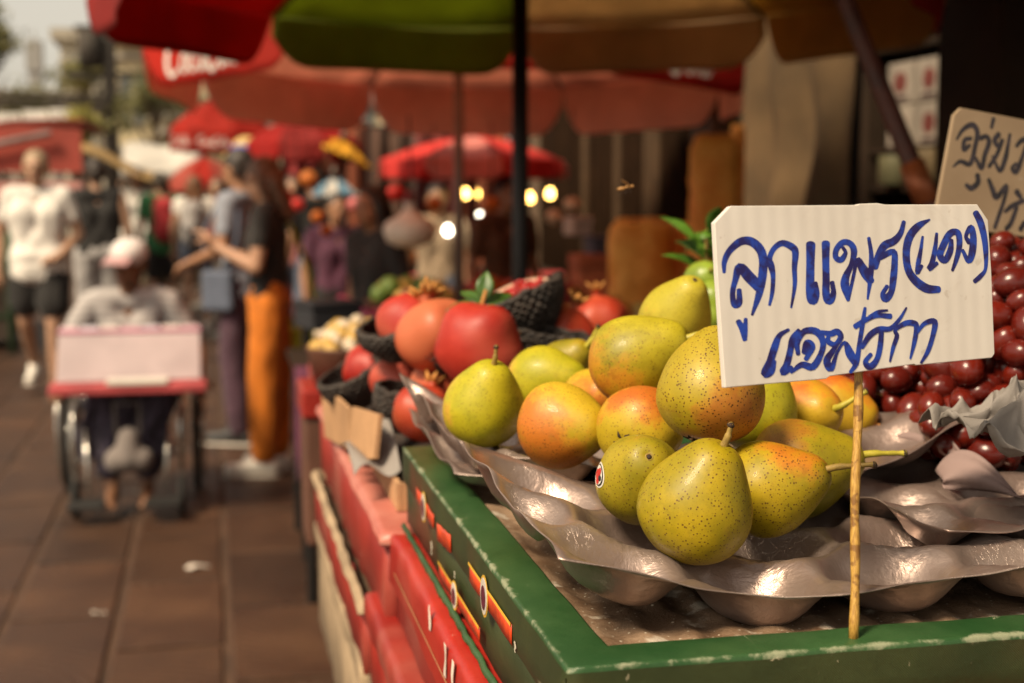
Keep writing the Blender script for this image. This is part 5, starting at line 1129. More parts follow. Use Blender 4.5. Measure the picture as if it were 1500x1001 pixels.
        hi, kn, an, to = J['hip' + k], J['kne' + k], J['ank' + k], J['toe' + k]
        mb.capsule(hi, kn, .082 * g_ * S, .054 * S); mb.capsule(kn, lerp(kn, an, .35), .054 * S, .052 * S); mb.capsule(lerp(kn, an, .35), an, .052 * S, .034 * S)
        he = an + (an - to).normalized() * .04 * S; he.z = min(he.z, an.z) - .03 * S; mb.capsule(an, he, .036 * S, .034 * S, 8); mb.capsule(he, to, .034 * S, .026 * S, 8); mb.capsule(an, lerp(an, to, .6), .034 * S, .028 * S, 8)
        if not shoes:
            td = V3(to.x - he.x, to.y - he.y, 0).normalized(); ts = V3(-td.y, td.x, 0)
            for q_ in range(5): mb.capsule(to + ts * (q_ - 2) * .014 * S, to + ts * (q_ - 2) * .016 * S + td * (.045 - .005 * abs(q_ - 1.5)) * S - V3(0, 0, .008 * S), .010 * S, .008 * S, 6)
    body = remesh(mb, 'body', skin(skc), e_, vox)
    # face
    for sx in (-1, 1): MB().ell(hp(.031 * sx, .0775, .012), (.013 * S, .007 * S, .007 * S), HR, 8).build('eye', pm('eye_dark', (.03, .02, .015), .3), e_, True)
    MB().ell(hp(0, .086, -.056), (.024 * S, .007 * S, .007 * S), HR, 8).build('mouth', pm('lips', (.26, .08, .06), .5), e_, True)
    # hair
    if hair:
        hb = MB(); hb.ell(hp(0, -.022, .042), (.082 * S, .094 * S, .086 * S), HR, 16)
        for sx in (-1, 1): hb.capsule(hp(.066 * sx, -.02, .03), hp(.068 * sx, -.045, -.03), .026 * S, .02 * S, 8)
        hb.capsule(hp(0, -.07, .0), hp(0, -.07, -.06), .06 * S, .035 * S, 8)
        if hair_long:
            for sx in (-1, 0, 1): hb.capsule(hp(.05 * sx, -.065, -.02), hp(.055 * sx, -.085, -.22), .048 * S, .03 * S, 8)
            for sx in (-1, 1): hb.capsule(hp(.075 * sx, .0, .02), hp(.08 * sx, -.005, -.15), .024 * S, .018 * S, 8)
        remesh(hb, 'hair', pm('hair_%d' % int(hair[0] * 1000), hair, .5, var=.4, vs=40, bump=.5, bs=120), e_, vox)
    if hat:
        hm, brim = hat; hb = MB(); hb.ell(hp(0, -.015, .055), (.092 * S, .108 * S, .082 * S), HR, 18); c_ = remesh(hb, 'cap', hm, e_, vox)
        if brim: MB().grid(lambda u, v: hp(.085 * math.sin((u - .5) * 2.2), .07 + .095 * v * math.cos((u - .5) * 1.8), .058 - .03 * v - .03 * (u - .5) ** 2 * 2), 12, 5).build('peak', brim, c_, True, solid=.006)
    # clothes
    def fold(o_, amp, sc, seed):
        me = o_.data; n = len(me.vertices); co = np.empty(n * 3, 'f'); no = np.empty(n * 3, 'f'); me.vertices.foreach_get('co', co); me.vertices.foreach_get('normal', no)
        co = co.reshape(-1, 3); no = no.reshape(-1, 3); w_ = np.array([mnoise.noise((x * sc, y * sc, z * sc * .6 + seed)) for x, y, z in co.tolist()], 'f') * amp
        me.vertices.foreach_set('co', (co + no * w_[:, None]).ravel()); me.update()
    if top:
        mb = MB(); torso(mb, .013)
        if top_len < .9: mb.capsule(J['pel'] + V3(-.062, 0, -.055) * S, J['pel'] + V3(.062, 0, -.055) * S, .122 * g_ * S, .122 * g_ * S); mb.capsule(J['pel'] + V3(-.062, 0, .02) * S, J['pel'] + V3(.062, 0, .02) * S, .123 * g_ * S, .123 * g_ * S)
        for k in 'lr':
            sh, el, wr = J['sho' + k], J['elb' + k], J['wri' + k]
            if sleeve > 0:
                t_ = min(1, sleeve); mb.capsule(sh, lerp(sh, el, t_), .066 * S, .056 * S)
                if sleeve > 1: mb.capsule(el, lerp(el, wr, sleeve - 1), .055 * S, .042 * S)
        s_ = remesh(mb, 'shirt', top, e_, vox); fold(s_, .009, 14, 1)
    if legs:
        mb = MB(); f_ = leg_fat
        mb.capsule(J['pel'] - V3(.06, 0, 0) * S, J['pel'] + V3(.06, 0, 0) * S, .113 * g_ * S, .113 * g_ * S); mb.capsule(lerp(J['pel'], J['wai'], .35) - V3(.05, 0, 0) * S, lerp(J['pel'], J['wai'], .35) + V3(.05, 0, 0) * S, (.096 if top_len < .9 else .106) * g_ * S, (.096 if top_len < .9 else .106) * g_ * S)
        for k in 'lr':
            hi, kn, an = J['hip' + k], J['kne' + k], J['ank' + k]
            if leg_len <= 1: mb.capsule(hi, lerp(hi, kn, leg_len), .100 * g_ * S, (.100 * g_ - .02 * leg_len) * f_ * S)
            else: mb.capsule(hi, kn, .100 * g_ * S, .074 * f_ * S); mb.capsule(kn, lerp(kn, an, leg_len - 1), .074 * f_ * S, .060 * f_ * S)
        if skirt: mb.capsule(lerp(J['kne' + 'l'], J['kne' + 'r'], .1), lerp(J['kne' + 'l'], J['kne' + 'r'], .9), .10 * S, .10 * S)
        l_ = remesh(mb, 'trousers' if leg_len > 1 else 'shorts', legs, e_, vox); fold(l_, .011, 12, 5)
    if shoes:
        for k in 'lr':
            an, to = J['ank' + k], J['toe' + k]; d_ = V3(to.x - an.x, to.y - an.y, 0).normalized(); mb = MB(); he = V3(an.x, an.y, to.z + .012 * S) - d_ * .045 * S
            mb.capsule(he, to + d_ * .035 * S + V3(0, 0, .002), .043 * S, .038 * S, 10); mb.capsule(an - V3(0, 0, .02) * S, lerp(an, to, .7), .047 * S, .036 * S, 10)
            so = remesh(mb, 'shoe', shoes, e_, min(vox, .010)); mb = MB(); mb.capsule(V3(he.x, he.y, to.z - .024 * S), V3(to.x + d_.x * .035 * S, to.y + d_.y * .035 * S, to.z - .024 * S), .047 * S, .044 * S, 12)
            mb.v = [(x, y, to.z - .033 * S + (z - (to.z - .024 * S)) * .25) for x, y, z in mb.v]; mb.build('sole', pm('rubber_sole', (.55, .5, .44), .8), so, True)
    if pack:
        mb = MB(); c_ = J['che']; mb.capsule(c_ + V3(0, -.17, .05) * S, c_ + V3(0, -.18, -.22) * S, .12 * S, .13 * S); mb.capsule(c_ + V3(0, -.25, -.1) * S, c_ + V3(0, -.26, -.2) * S, .07 * S, .07 * S)
        p_ = remesh(mb, 'backpack', pack, e_, vox)
        for sx in (-1, 1): MB().tube([tuple(x) for x in cat_rom([tuple(c_ + V3(.09 * sx, -.14, .16) * S), tuple(c_ + V3(.10 * sx, .03, .17) * S), tuple(c_ + V3(.12 * sx, .13, .0) * S), tuple(c_ + V3(.13 * sx, -.02, -.18) * S), tuple(c_ + V3(.1 * sx, -.14, -.2) * S)], 4)], .018 * S, 6, flat=.5).build('strap', pack, p_, True)
    if bag:
        bm, bp, bs_ = bag; b0 = Vector(bp) * S; mb = MB(); mb.box(b0 - V3(0, 0, bs_[2] / 2), bs_)
        b_ = mb.build('shoulder_bag', bm, e_, bevel=.03, seg=4); MB().tube([tuple(x) for x in cat_rom([tuple(b0 + V3(0, -bs_[1] * .3, 0)), tuple(lerp(b0, J['shor' if b0.x > 0 else 'shol'], .6) + V3(.02 if b0.x > 0 else -.02, -.1 * S, 0)), tuple(lerp(J['shor' if b0.x > 0 else 'shol'], J['nek'], .35) + V3(0, 0, .06 * S)), tuple(lerp(b0, J['shor' if b0.x > 0 else 'shol'], .6) + V3(0, .12 * S, 0)), tuple(b0 + V3(0, bs_[1] * .3, 0))], 5)], .012, 6).build('bag_strap', bm, b_, True)
    if phone:
        w_ = (J['wril'] + J['wrir']) / 2; ph = MB().box(w_ + V3(0, .13, .05) * S, (.075 * S, .012 * S, .15 * S), Matrix.Rotation(-.5, 3, 'X')).build('phone', pm('phone_black', (.02, .02, .022), .25), None, bevel=.005)
        ph.matrix_world = e_.matrix_basis.copy(); ph.location = loc; ph.rotation_euler = (0, 0, rz)
        tag(ph, 'dark phone held up by the woman in orange trousers', 'phone')
    return e_
def cloth(name, c, **k): return pm('cloth_' + name, c, .85, var=k.get('var', .15), vs=k.get('vs', 10), bump=.25, bs=200, bd=.001, sheen=.1)
C_BLACK = cloth('black', (.016, .014, .013)); C_WHITE = cloth('white', (.74, .70, .64)); C_ORANGE = cloth('orange', (.60, .17, .010)); C_GREYB = cloth('grey_blue', (.26, .28, .33)); C_PURP = cloth('purple', (.075, .035, .055)); C_KHAKI = cloth('khaki', (.30, .22, .14))
C_DEN = cloth('denim', (.10, .12, .17)); C_RED = cloth('red', (.42, .03, .035)); C_GREEN = cloth('green', (.05, .24, .09)); C_GREY = cloth('grey', (.36, .34, .33)); C_NAVY = cloth('navy_print', (.045, .035, .055), var=.8, vs=30); C_BROWN = cloth('brown', (.10, .045, .02)); C_PINK = cloth('pink', (.50, .18, .17))
SHW = pm('white_shoe', (.72, .67, .60), .6, var=.1); SHB = pm('black_shoe', (.02, .018, .018), .5)
def stripes(name, c1, c2, sc):
    t = NT(name); v = t.coord(False); wv = t.n('ShaderNodeTexWave', bands_direction='Z'); t.l(v, wv.inputs[0]); wv.inputs['Scale'].default_value = sc; wv.inputs['Distortion'].default_value = .8; wv.inputs['Detail'].default_value = 1
    n = t.noise(v, 150, 2); return t.done(t.bsdf(t.mix(t.ramp(wv.outputs['Fac'], .35, .65), c1, c2), .85, 0, t.bump(n, .2, .001)))
def foot(px, py): q = onz(px, py, 0); return (q.x, q.y, 0.012)
# woman in orange trousers, facing left, reading her phone
person('woman in a black top and orange trousers looking at a phone beside the stall', foot(400, 695), R(78), 1.63,
       dict(look=(.0, 1, -.25), elbl=(-.22, .03, 1.13), wril=(-.10, .27, 1.24), hndl=(.2, .5, .6), elbr=(.23, .02, 1.13), wrir=(.08, .28, 1.20), hndr=(-.2, .6, .5), toel=(-.12, .17, .035), toer=(.15, .12, .035), ankl=(-.11, .03, .085), kner=(.11, .0, .50)),
       SK1, C_BLACK, .98, .5, C_ORANGE, 1.88, 1.25, SHW, (.12, .06, .03), True, .009, phone=True, bag=(pm('lime_bag', (.42, .52, .02), .5), (.20, -.16, .78), (.05, .22, .26)))
person('man in a grey blue tee and purple trousers half hidden behind the woman', foot(362, 650), R(60), 1.70,
       dict(look=(.1, 1, -.1), elbl=(-.24, .0, 1.14), wril=(-.20, .22, 1.06)), SK2, C_GREYB, .85, .6, C_PURP, 1.95, 1.15, SHB, (.03, .02, .015), False, .011, bag=(C_DEN, (-.20, .05, 1.02), (.07, .20, .24)))
# man in white tee on the left
person('man in a white tee and black shorts walking towards the camera', foot(66, 584), R(176), 1.74,
       dict(elbl=(-.26, -.03, 1.13), wril=(-.16, .13, .99), hndl=(.8, .3, -.2), elbr=(.27, -.03, 1.13), wrir=(.27, .03, .88), kner=(.12, -.05, .52), ankr=(.12, -.30, .20), toer=(.13, -.22, .10), knel=(-.09, .07, .50), ankl=(-.09, .06, .09)),
       SK1, C_WHITE, .85, .55, C_BLACK, .62, 1.15, SHW, (.34, .25, .15), False, .010, girth=1.18)
person('person in a black tank top seen from behind next to the kiosk', foot(150, 545), R(8), 1.72, dict(elbl=(-.27, .02, 1.14), wril=(-.25, .12, .92)), SK1, C_BLACK, .98, .0, C_GREY, 1.9, 1.1, SHB, (.03, .02, .015), False, .012, girth=1.15)
person('walker in a white shirt far down the street', foot(206, 470), R(175), 1.72, None, SK1, C_WHITE, .85, .6, C_KHAKI, 1.9, 1.1, SHW, (.10, .07, .04), False, .014, girth=1.1)
person('walker in a green tee with a red backpack seen from behind', foot(240, 478), R(15), 1.66, None, SK1, C_GREEN, .85, .6, C_BLACK, .8, 1.1, SHW, (.04, .03, .02), False, .014, pack=C_RED)
person('woman in a white top with long brown hair walking away', foot(290, 485), R(-10), 1.62, dict(kner=(.10, .12, .50), ankr=(.10, .05, .09), toer=(.11, .2, .035), ankl=(-.1, -.15, .12)), SK1, C_WHITE, .98, .3, C_DEN, .45, 1.0, SHW, (.16, .07, .03), True, .013, pack=C_GREY)
person('woman in a pale pink top walking towards the camera', foot(322, 470), R(178), 1.6, None, SK1, C_PINK, .98, .4, C_WHITE, .7, 1.0, SHW, (.10, .06, .03), True, .014)
person('distant walker in a red tee behind the white awning', foot(262, 415), R(180), 1.68, None, SK1, C_RED, .98, .5, C_DEN, 1.9, 1.0, SHB, (.03, .02, .015), False, .016)
person('distant walker in a grey tee near the cream building', foot(186, 410), R(182), 1.7, None, SK1, C_GREY, .98, .5, C_BLACK, 1.9, 1.0, SHB, (.03, .02, .015), False, .016)
# sellers and shoppers in the shade on the right
def shade(label, px, d, rz, H, topc, legc, hairc=(.015, .011, .009), long_=False, pose=None, hat=None, skc=SK2):
    q = at(px, 279, d); return person(label, (q.x, q.y, 0.0), rz, H, pose, skc, topc, .95, .6, legc, 1.9, 1.1, SHB, hairc, long_, .014, hat=hat)
shade('shopper in black with dark hair bending at the stall behind the fruit', 548, 6.6, R(120), 1.50, C_BLACK, C_BLACK, long_=True)
shade('stallholder in dark purple in the shade left of the grey pole', 492, 8.6, R(190), 1.46, cloth('plum', (.10, .03, .06)), C_BLACK)
shade('stallholder in brown right of the grey pole', 740, 8.0, R(200), 1.56, C_BROWN, C_BLACK)
shade('seller in a tan shirt under the far red umbrella', 640, 9.4, R(170), 1.52, C_KHAKI, C_DEN)
shade('shopper with a dark pack under the far red umbrella', 462, 10.5, R(20), 1.66, C_BLACK, C_DEN)
shade('shopper in pink between the dark red umbrella and the stall', 428, 11.5, R(180), 1.6, C_PINK, C_DEN, (.06, .03, .02), True, skc=SK1)
# ------------------------------------------------------------------ wheelchair seller
wx, wy = -.40, 6.72
person('seated lottery seller in a pale cap and grey tee in the wheelchair', (wx, wy + .12, -.02), R(180), 1.62,
       dict(pel=(0, -.05, .56), wai=(0, -.06, .72), che=(0, -.03, .89), nek=(0, .0, 1.06), hed=(0, .04, 1.20), look=(.55, 1, -.12), hipl=(-.09, -.03, .55), hipr=(.09, -.03, .55), knel=(-.11, .40, .56), kner=(.11, .40, .56), ankl=(-.08, .48, .15), ankr=(.08, .48, .15), toel=(-.085, .63, .105), toer=(.085, .63, .105),
            shol=(-.185, -.01, 1.01), shor=(.185, -.01, 1.01), elbl=(-.33, .0, .76), elbr=(.33, .0, .76), wril=(-.34, .24, .64), wrir=(.34, .24, .64), hndl=(0, .8, -.3), hndr=(0, .8, -.3)),
       SK3, stripes('grey_striped_tee', (.46, .43, .41), (.36, .33, .33), 9), .98, .8, C_NAVY, 1.75, 1.2, None, (.015, .012, .01), False, .009, hat=(pm('pale_cap', (.66, .62, .60), .8), pm('pink_peak', (.46, .27, .27), .8)))
e = empty('wheelchair', (wx, wy, 0.012), 0, 'wheelchair with dark wheels and bright side tubes facing the camera', 'wheelchair')
M_TYRE = pm('tyre', (.014, .013, .012), .8); M_CHROME = pm('chrome', (.55, .52, .48), .25, metal=.9); M_SEATV = pm('seat_vinyl', (.03, .025, .03), .5)
for sx in (-1, 1):
    X = .30 * sx; tor = [(X, .16 + .30 * math.cos(a), .31 + .30 * math.sin(a)) for a in [k * 6.2832 / 36 for k in range(37)]]
    w_ = MB().tube(tor, .019, 8, False).build('wheel', M_TYRE, e, True); MB().tube([(X + .035 * sx, .16 + .26 * math.cos(a), .31 + .26 * math.sin(a)) for a in [k * 6.2832 / 36 for k in range(37)]], .008, 6, False).build('hand_rim', M_CHROME, w_, True)
    sp = MB()
    for k in range(18): a = k * 6.2832 / 18; sp.tube([(X, .16, .31), (X, .16 + .29 * math.cos(a), .31 + .29 * math.sin(a))], .002, 4)
    sp.build('spokes', M_CHROME, w_); MB().tube([(X - .03, .16, .31), (X + .03, .16, .31)], .025, 10).build('hub', M_CHROME, w_, True)
    X = .235 * sx; c_ = MB().tube([(X, -.38 + .075 * math.cos(a), .085 + .075 * math.sin(a)) for a in [k * 6.2832 / 20 for k in range(21)]], .016, 8, False).build('caster', M_TYRE, e, True)
    MB().tube([(X, -.38, .085), (X, -.38, .19)], .010, 6).build('fork', M_CHROME, c_)
    f_ = MB(); f_.tube([(X, .28, .92), (X, .26, .50), (X, -.30, .49), (X, -.36, .44), (X, -.37, .19)], .013, 8); f_.tube([(X, .26, .20), (X, -.36, .20)], .012, 8); f_.tube([(X, .24, .5), (X, .24, .2)], .012, 8); f_.tube([(X, .18, .72), (X, -.22, .72), (X, -.25, .50)], .013, 8); f_.build('side_frame', M_CHROME, e, True)
    MB().lo_hi((X - .03, -.22, .735), (X + .03, .17, .765)).build('armrest', M_SEATV, e, bevel=.01); MB().tube([(X * .78, -.37, .40), (X * .70, -.46, .12)], .012, 8).build('footrest_tube', M_CHROME, e, True)
    MB().lo_hi((X * .7 - .09, -.60, .075), (X * .7 + .07, -.44, .09)).build('footplate', M_TYRE, e, bevel=.004)
    MB().tube([(X, .28, .91), (X, .40, .93)], .018, 8).build('push_handle', M_TYRE, e, True)
MB().lo_hi((-.22, -.30, .465), (.22, .26, .50)).build('seat', M_SEATV, e, bevel=.012); MB().lo_hi((-.22, .262, .50), (.22, .285, .90)).build('backrest', M_SEATV, e, bevel=.012)
MB().tube([(-.2, -.34, .30), (.2, .22, .22)], .01, 6).build('cross_brace', M_CHROME, e); MB().tube([(.2, -.34, .31), (-.2, .22, .23)], .01, 6).build('cross_brace', M_CHROME, e)
# ticket board across the lap
e = empty('ticket_board', (wx + .02, wy - .36, .60), 0, 'pale ticket board with a red tray across the wheelchair seller lap', 'display board')
rotb = Matrix.Rotation(R(-38), 3, 'X')
M_BPALE = pm('board_pale', (.40, .32, .33), .5, var=.1, vs=6); M_BRED = pm('tray_red', (.45, .07, .075), .5); 
MB().box((0, .0, .125), (.625, .024, .25), rotb).build('panel', M_BPALE, e, bevel=.004)
MB().box((0, .090, .235), (.63, .03, .018), rotb).build('top_edge', pm('board_pink_edge', (.45, .18, .26), .6), e)
MB().lo_hi((-.335, -.20, -.01), (.335, .02, .028)).build('tray', M_BRED, e, bevel=.006); MB().lo_hi((-.09, -.206, .030), (.17, -.10, .05)).build('ticket_stack', M_WHITE, e, bevel=.003)
for k, x in enumerate((-.11, .04)): MB().box((x, -.008 + .013, .125 - .01 * k), (.115, .03, .14 - .03 * k), rotb).build('ticket_bundle', pm('bundle_white', (.86, .84, .74), .6), e, bevel=.006)
tk = 0
for r_ in range(2):
    for k in range(7): MB().box((-.27 + .09 * k, -.016 + .10 * r_ - .0, .10 + .115 * r_ + .012), (.075, .006, .09), rotb).build('ticket', pm('ticket_%d' % ((k + r_) % 3), ((.56, .50, .47), (.52, .40, .42), (.46, .45, .50))[(k + r_) % 3], .6), e)

# dark patterned blanket over the knees and a bag slung under the board
o_ = MB().grid(lambda u, v: (wx + (u - .5) * .40 + .02 * math.sin(v * 7), wy - .30 - .10 * v - .02 * math.sin(u * 16 + v * 3), .60 - .34 * v + .015 * math.sin(u * 9)), 30, 20).build('lap_blanket', C_NAVY, None, True, solid=.006); tag(o_, 'dark patterned blanket hanging from the wheelchair seller knees', 'blanket')
mb = MB(); mb.capsule((0, 0, -.04), (0, 0, .05), .07, .05); mb.capsule((-.05, 0, -.05), (.05, 0, -.05), .06, .06)
e = empty('cloth_bag', (wx + .01, wy - .47, .33), 0, 'pale cloth bag slung between the wheelchair footrests', 'bag'); remesh(mb, 'pouch', cloth('bag_grey', (.20, .17, .155)), e, .01); MB().tube([(-.05, 0, .06), (-.06, .03, .2), (.05, .03, .2), (.05, 0, .06)], .008, 6).build('handle', cloth('bag_grey', (.20, .17, .155)), e, True)
# ------------------------------------------------------------------ stalls further back on the right, with goods
M_BAS = pm('basket_plastic', (.12, .05, .03), .6); 
def stall(label, px, d, w_, dep, h, clothm, rz=0):
    q = at(px, 279, d); e_ = empty('market_stall', (q.x, q.y, 0), rz, label, 'stall', 'market stalls in the shade')
    MB().lo_hi((-w_ / 2, -dep / 2, h - .03), (w_ / 2, dep / 2, h)).build('table_top', M_DARK, e_)
    for sx in (-1, 1):
        for sy in (-1, 1): MB().tube([(sx * (w_ / 2 - .04), sy * (dep / 2 - .04), 0), (sx * (w_ / 2 - .04), sy * (dep / 2 - .04), h - .031)], .02, 6).build('leg', M_TBL, e_)
    MB().grid(lambda u, v: (-w_ / 2 + w_ * u, -dep / 2 - .012 - .015 * math.sin(u * 40) * v, h - .002 - .45 * v), 60, 4).build('cloth_skirt', clothm, e_, True, solid=.002)
    return q
def basket(label, px, d, z, rad, cols, seed, n=26, fr=.028, grp='baskets of fruit on the stalls'):
    q = at(px, 279, d); e_ = empty('fruit_basket', (q.x, q.y, z), 0, label, 'basket', grp); rnd = random.Random(seed)
    MB().lathe([(rad * .8, 0), (rad, .07), (rad * 1.03, .075), (rad * .97, .07), (rad * .78, .01)], 20).build('basket', M_BAS, e_, True); mes = [None] * len(cols)
    for k in range(n):
        r_ = rad * .85 * math.sqrt(rnd.random()); a = rnd.random() * 6.28; hz = .06 + (1 - (r_ / rad) ** 2) * rad * .55 * rnd.uniform(.6, 1); i = k % len(cols)
        if mes[i] is None: o_ = MB().lathe([(math.cos(t_) + .001, .92 * math.sin(t_) * (1 - .12 * math.cos(t_) ** 8)) for t_ in [(-1.56 + 3.12 * j / 8) for j in range(9)]], 12).build('fruit', cols[i], e_, True); mes[i] = o_.data
        else: o_ = bpy.data.objects.new('fruit', mes[i]); COL.objects.link(o_); o_.parent = e_
        s_ = fr * rnd.uniform(.85, 1.15); o_.scale = (s_, s_, s_); o_.location = (r_ * math.cos(a), r_ * math.sin(a), hz); o_.rotation_euler = (rnd.random() * 3, rnd.random() * 3, 0)
FY, FW, FO, FG, FR = pm('fruit_yellow', (.52, .32, .08), .5), pm('fruit_pale', (.62, .50, .36), .55), pm('fruit_orange', (.52, .17, .03), .45), pm('fruit_green', (.14, .22, .04), .45), pm('fruit_red', (.38, .03, .025), .4)
basket('basket of pale yellow fruit beyond the pomegranates', 500, 2.75, 1.09, .075, [FY, FW], 1, 30, .016)
basket('basket of cream fruit and husks behind the pale yellow fruit', 522, 3.3, 1.05, .10, [FW, FW, FY], 2, 30, .021)
basket('basket of orange fruit behind the single pomegranate', 884, 3.0, 1.06, .20, [FO, FY, FO], 3, 40, .030)
basket('basket of brown orange fruit beside the squat sack', 960, 3.1, 1.05, .16, [FO, pm('fruit_brown', (.24, .10, .04), .5)], 4, 30, .028)
basket('basket of small red fruit further along the stall', 800, 4.2, 1.02, .2, [FR, FO], 5, 30, .035)
for i, (px, d, z, lb) in enumerate(((500, 2.75, 1.09, 'carton under the basket of pale yellow fruit'), (522, 3.3, 1.05, 'carton under the basket of cream fruit'), (884, 3.0, 1.06, 'carton under the basket of orange fruit'), (960, 3.1, 1.05, 'carton under the basket of brown orange fruit'), (800, 4.2, 1.02, 'carton under the basket of small red fruit'))):
    q = at(px, 279, d); e = empty('stand_carton', (q.x, q.y, .772), 0, lb, 'carton', 'cartons under the fruit baskets'); zt = z - .772
    hw = .085 if i == 0 else .11 if i == 1 else .19
    MB().lo_hi((-hw, -hw, 0), (hw, hw, zt - .06)).build('body', M_BAS, e, bevel=.006); MB().lo_hi((-hw - .006, -hw - .006, zt - .0595), (hw + .006, hw + .006, zt - .001)).build('lid', M_RED_S, e, bevel=.006)
MB_ = empty('back_trestle', (.42, 2.3, 0), 0, 'second dark trestle table carrying the fruit baskets further along', 'table')
MB().lo_hi((-.13, .02, .74), (1.3, 2.6, .77)).build('table_top', M_DARK, MB_)
for x in (-.1, 1.25):
    for y in (.06, 2.5): MB().tube([(x, y, 0), (x, y, .739)], .02, 8).build('leg', M_TBL, MB_)
stall('stall draped in plum cloth behind the orange trousers', 520, 5.6, .55, .6, .80, cloth('plum2', (.12, .025, .06)), 0)
stall('stall draped in magenta cloth beside the black clad shopper', 585, 6.0, .8, .6, .92, cloth('magenta', (.34, .03, .10)), .2)
stall('long stall in brown cloth under the large red umbrella', 760, 6.9, 1.4, .7, .85, C_BROWN, 0)
stall('stall in red cloth under the far red umbrella', 650, 10.0, 1.6, .8, .9, C_RED, 0)
stall('stall in dark cloth beside the shop partition', 860, 6.2, .8, .6, .95, C_BROWN, 0)
basket('basket of pale fruit on the plum stall', 515, 5.6, .80, .16, [FW, FY], 6, 22, .04)
basket('basket of green and yellow fruit on the magenta stall', 600, 6.0, .92, .20, [FG, FY], 7, 24, .045)
basket('basket of orange fruit on the brown stall', 720, 6.8, .85, .22, [FO, FR], 8, 24, .045)
basket('basket of white fruit on the brown stall', 800, 6.9, .85, .2, [FW, FG], 9, 22, .05)
basket('basket of red fruit on the far red stall', 640, 9.9, .9, .25, [FR, FO], 10, 24, .06)
# goods stacked on the dark stall: boxes
for i, (px, py0, py1, d, w_, c, lb) in enumerate(((868, 440, 372, 5.9, .17, (.30, .07, .025), 'rust red box on the stall by the shutter'), (880, 372, 345, 5.95, .12, (.05, .05, .07), 'small dark blue box on top of the rust red one'), (846, 345, 318, 6.1, .10, (.45, .36, .3), 'pale parcel beside the dark blue box'), (480, 480, 440, 4.2, .16, (.03, .03, .035), 'black bag shaped box beside the walkway'))):
    a, b = at(px, py0, d), at(px, py1, d)
    e = empty('goods_box', (a.x, a.y, a.z), .1 * i, lb, 'box', 'boxes of goods in the shade'); m_ = pm('goods_%d' % i, c, .7); H_ = b.z - a.z
    MB().lo_hi((-w_ / 2, -w_ / 2, 0), (w_ / 2, w_ / 2, H_ * .72)).build('box', m_, e, bevel=.006); MB().lo_hi((-w_ / 2 - .004, -w_ / 2 - .004, H_ * .725), (w_ / 2 + .004, w_ / 2 + .004, H_)).build('lid', m_, e, bevel=.006)
q = at(600, 338, 6.0)
mb = MB(); mb.lathe([(.05, -.07), (.10, -.05), (.12, 0), (.105, .035), (.05, .065), (.02, .10), (.03, .12)], 18, fn=lambda p_, i, k: p_ * (1 + .10 * mnoise.noise((p_.x * 20, p_.y * 20, p_.z * 20))))
o_ = mb.build('white_bundle', pm('white_plastic', (.82, .76, .66), .4, transl=.35), None, True, loc=q); MB().tube([(0, 0, .10), (.01, 0, .2), (0, 0, .5)], .004, 5).build('string', M_TBL, o_); tag(o_, 'round white plastic bundle hanging behind the fruit left of the grey pole', 'bundle')
# magenta rail across the plum stall front
a, b = at(500, 440, 4.6), at(560, 478, 4.3); e = empty('pink_tray', (a + b) / 2, 0, 'magenta tray edge beyond the pomegranates', 'tray')
mid = (a + b) / 2; MB().tube([a - mid, b - mid], .022, 8).build('edge', pm('magenta_plastic', (.42, .02, .10), .4), e, True); MB().tube([a - mid + Vector((.25, .2, 0)), b - mid + Vector((.25, .2, 0))], .022, 8).build('edge', pm('magenta_plastic', (.42, .02, .10), .4), e, True); MB().box((.125, .1, -.02), (.3, .3, .02), Matrix.Rotation(.2, 3, 'Z')).build('bottom', pm('magenta_plastic', (.42, .02, .10), .4), e)
# bulbs lit in the shade
M_BULB_Y = pm('bulb_warm', (1.0, .55, .12), .4, es=9, var=0); M_BULB_W = pm('bulb_white', (1.0, .86, .66), .4, es=7, var=0)
for i, (px, py, d, m_, lb) in enumerate(((682, 283, 9.5, M_BULB_Y, 'warm bulb left of the grey pole'), (697, 283, 9.6, M_BULB_Y, 'warm bulb close beside the grey pole'), (776, 289, 9.0, M_BULB_Y, 'warm bulb right of the black pole'), (806, 283, 9.2, M_BULB_Y, 'warm bulb farthest right near the shutter'), (656, 337, 9.0, M_BULB_W, 'white bulb low beside the grey pole'), (703, 318, 9.4, M_BULB_W, 'white bulb between the two poles'), (706, 334, 9.3, M_BULB_W, 'lower white bulb between the two poles'))):
    q = at(px, py, d); o_ = MB().lathe([(.004, -.036), (.020, -.030), (.028, -.012), (.024, .008), (.013, .024), (.012, .030)], 14).build('light_bulb', m_, None, True, loc=q); tag(o_, lb, 'light bulb', 'lit bulbs over the stalls')
    MB().lathe([(.013, .0305), (.014, .055), (.006, .062)], 10).build('socket', M_TBL, o_, True); MB().tube([(0, 0, .06), (0, 0, .6)], .003, 5).build('cord', M_TBL, o_)
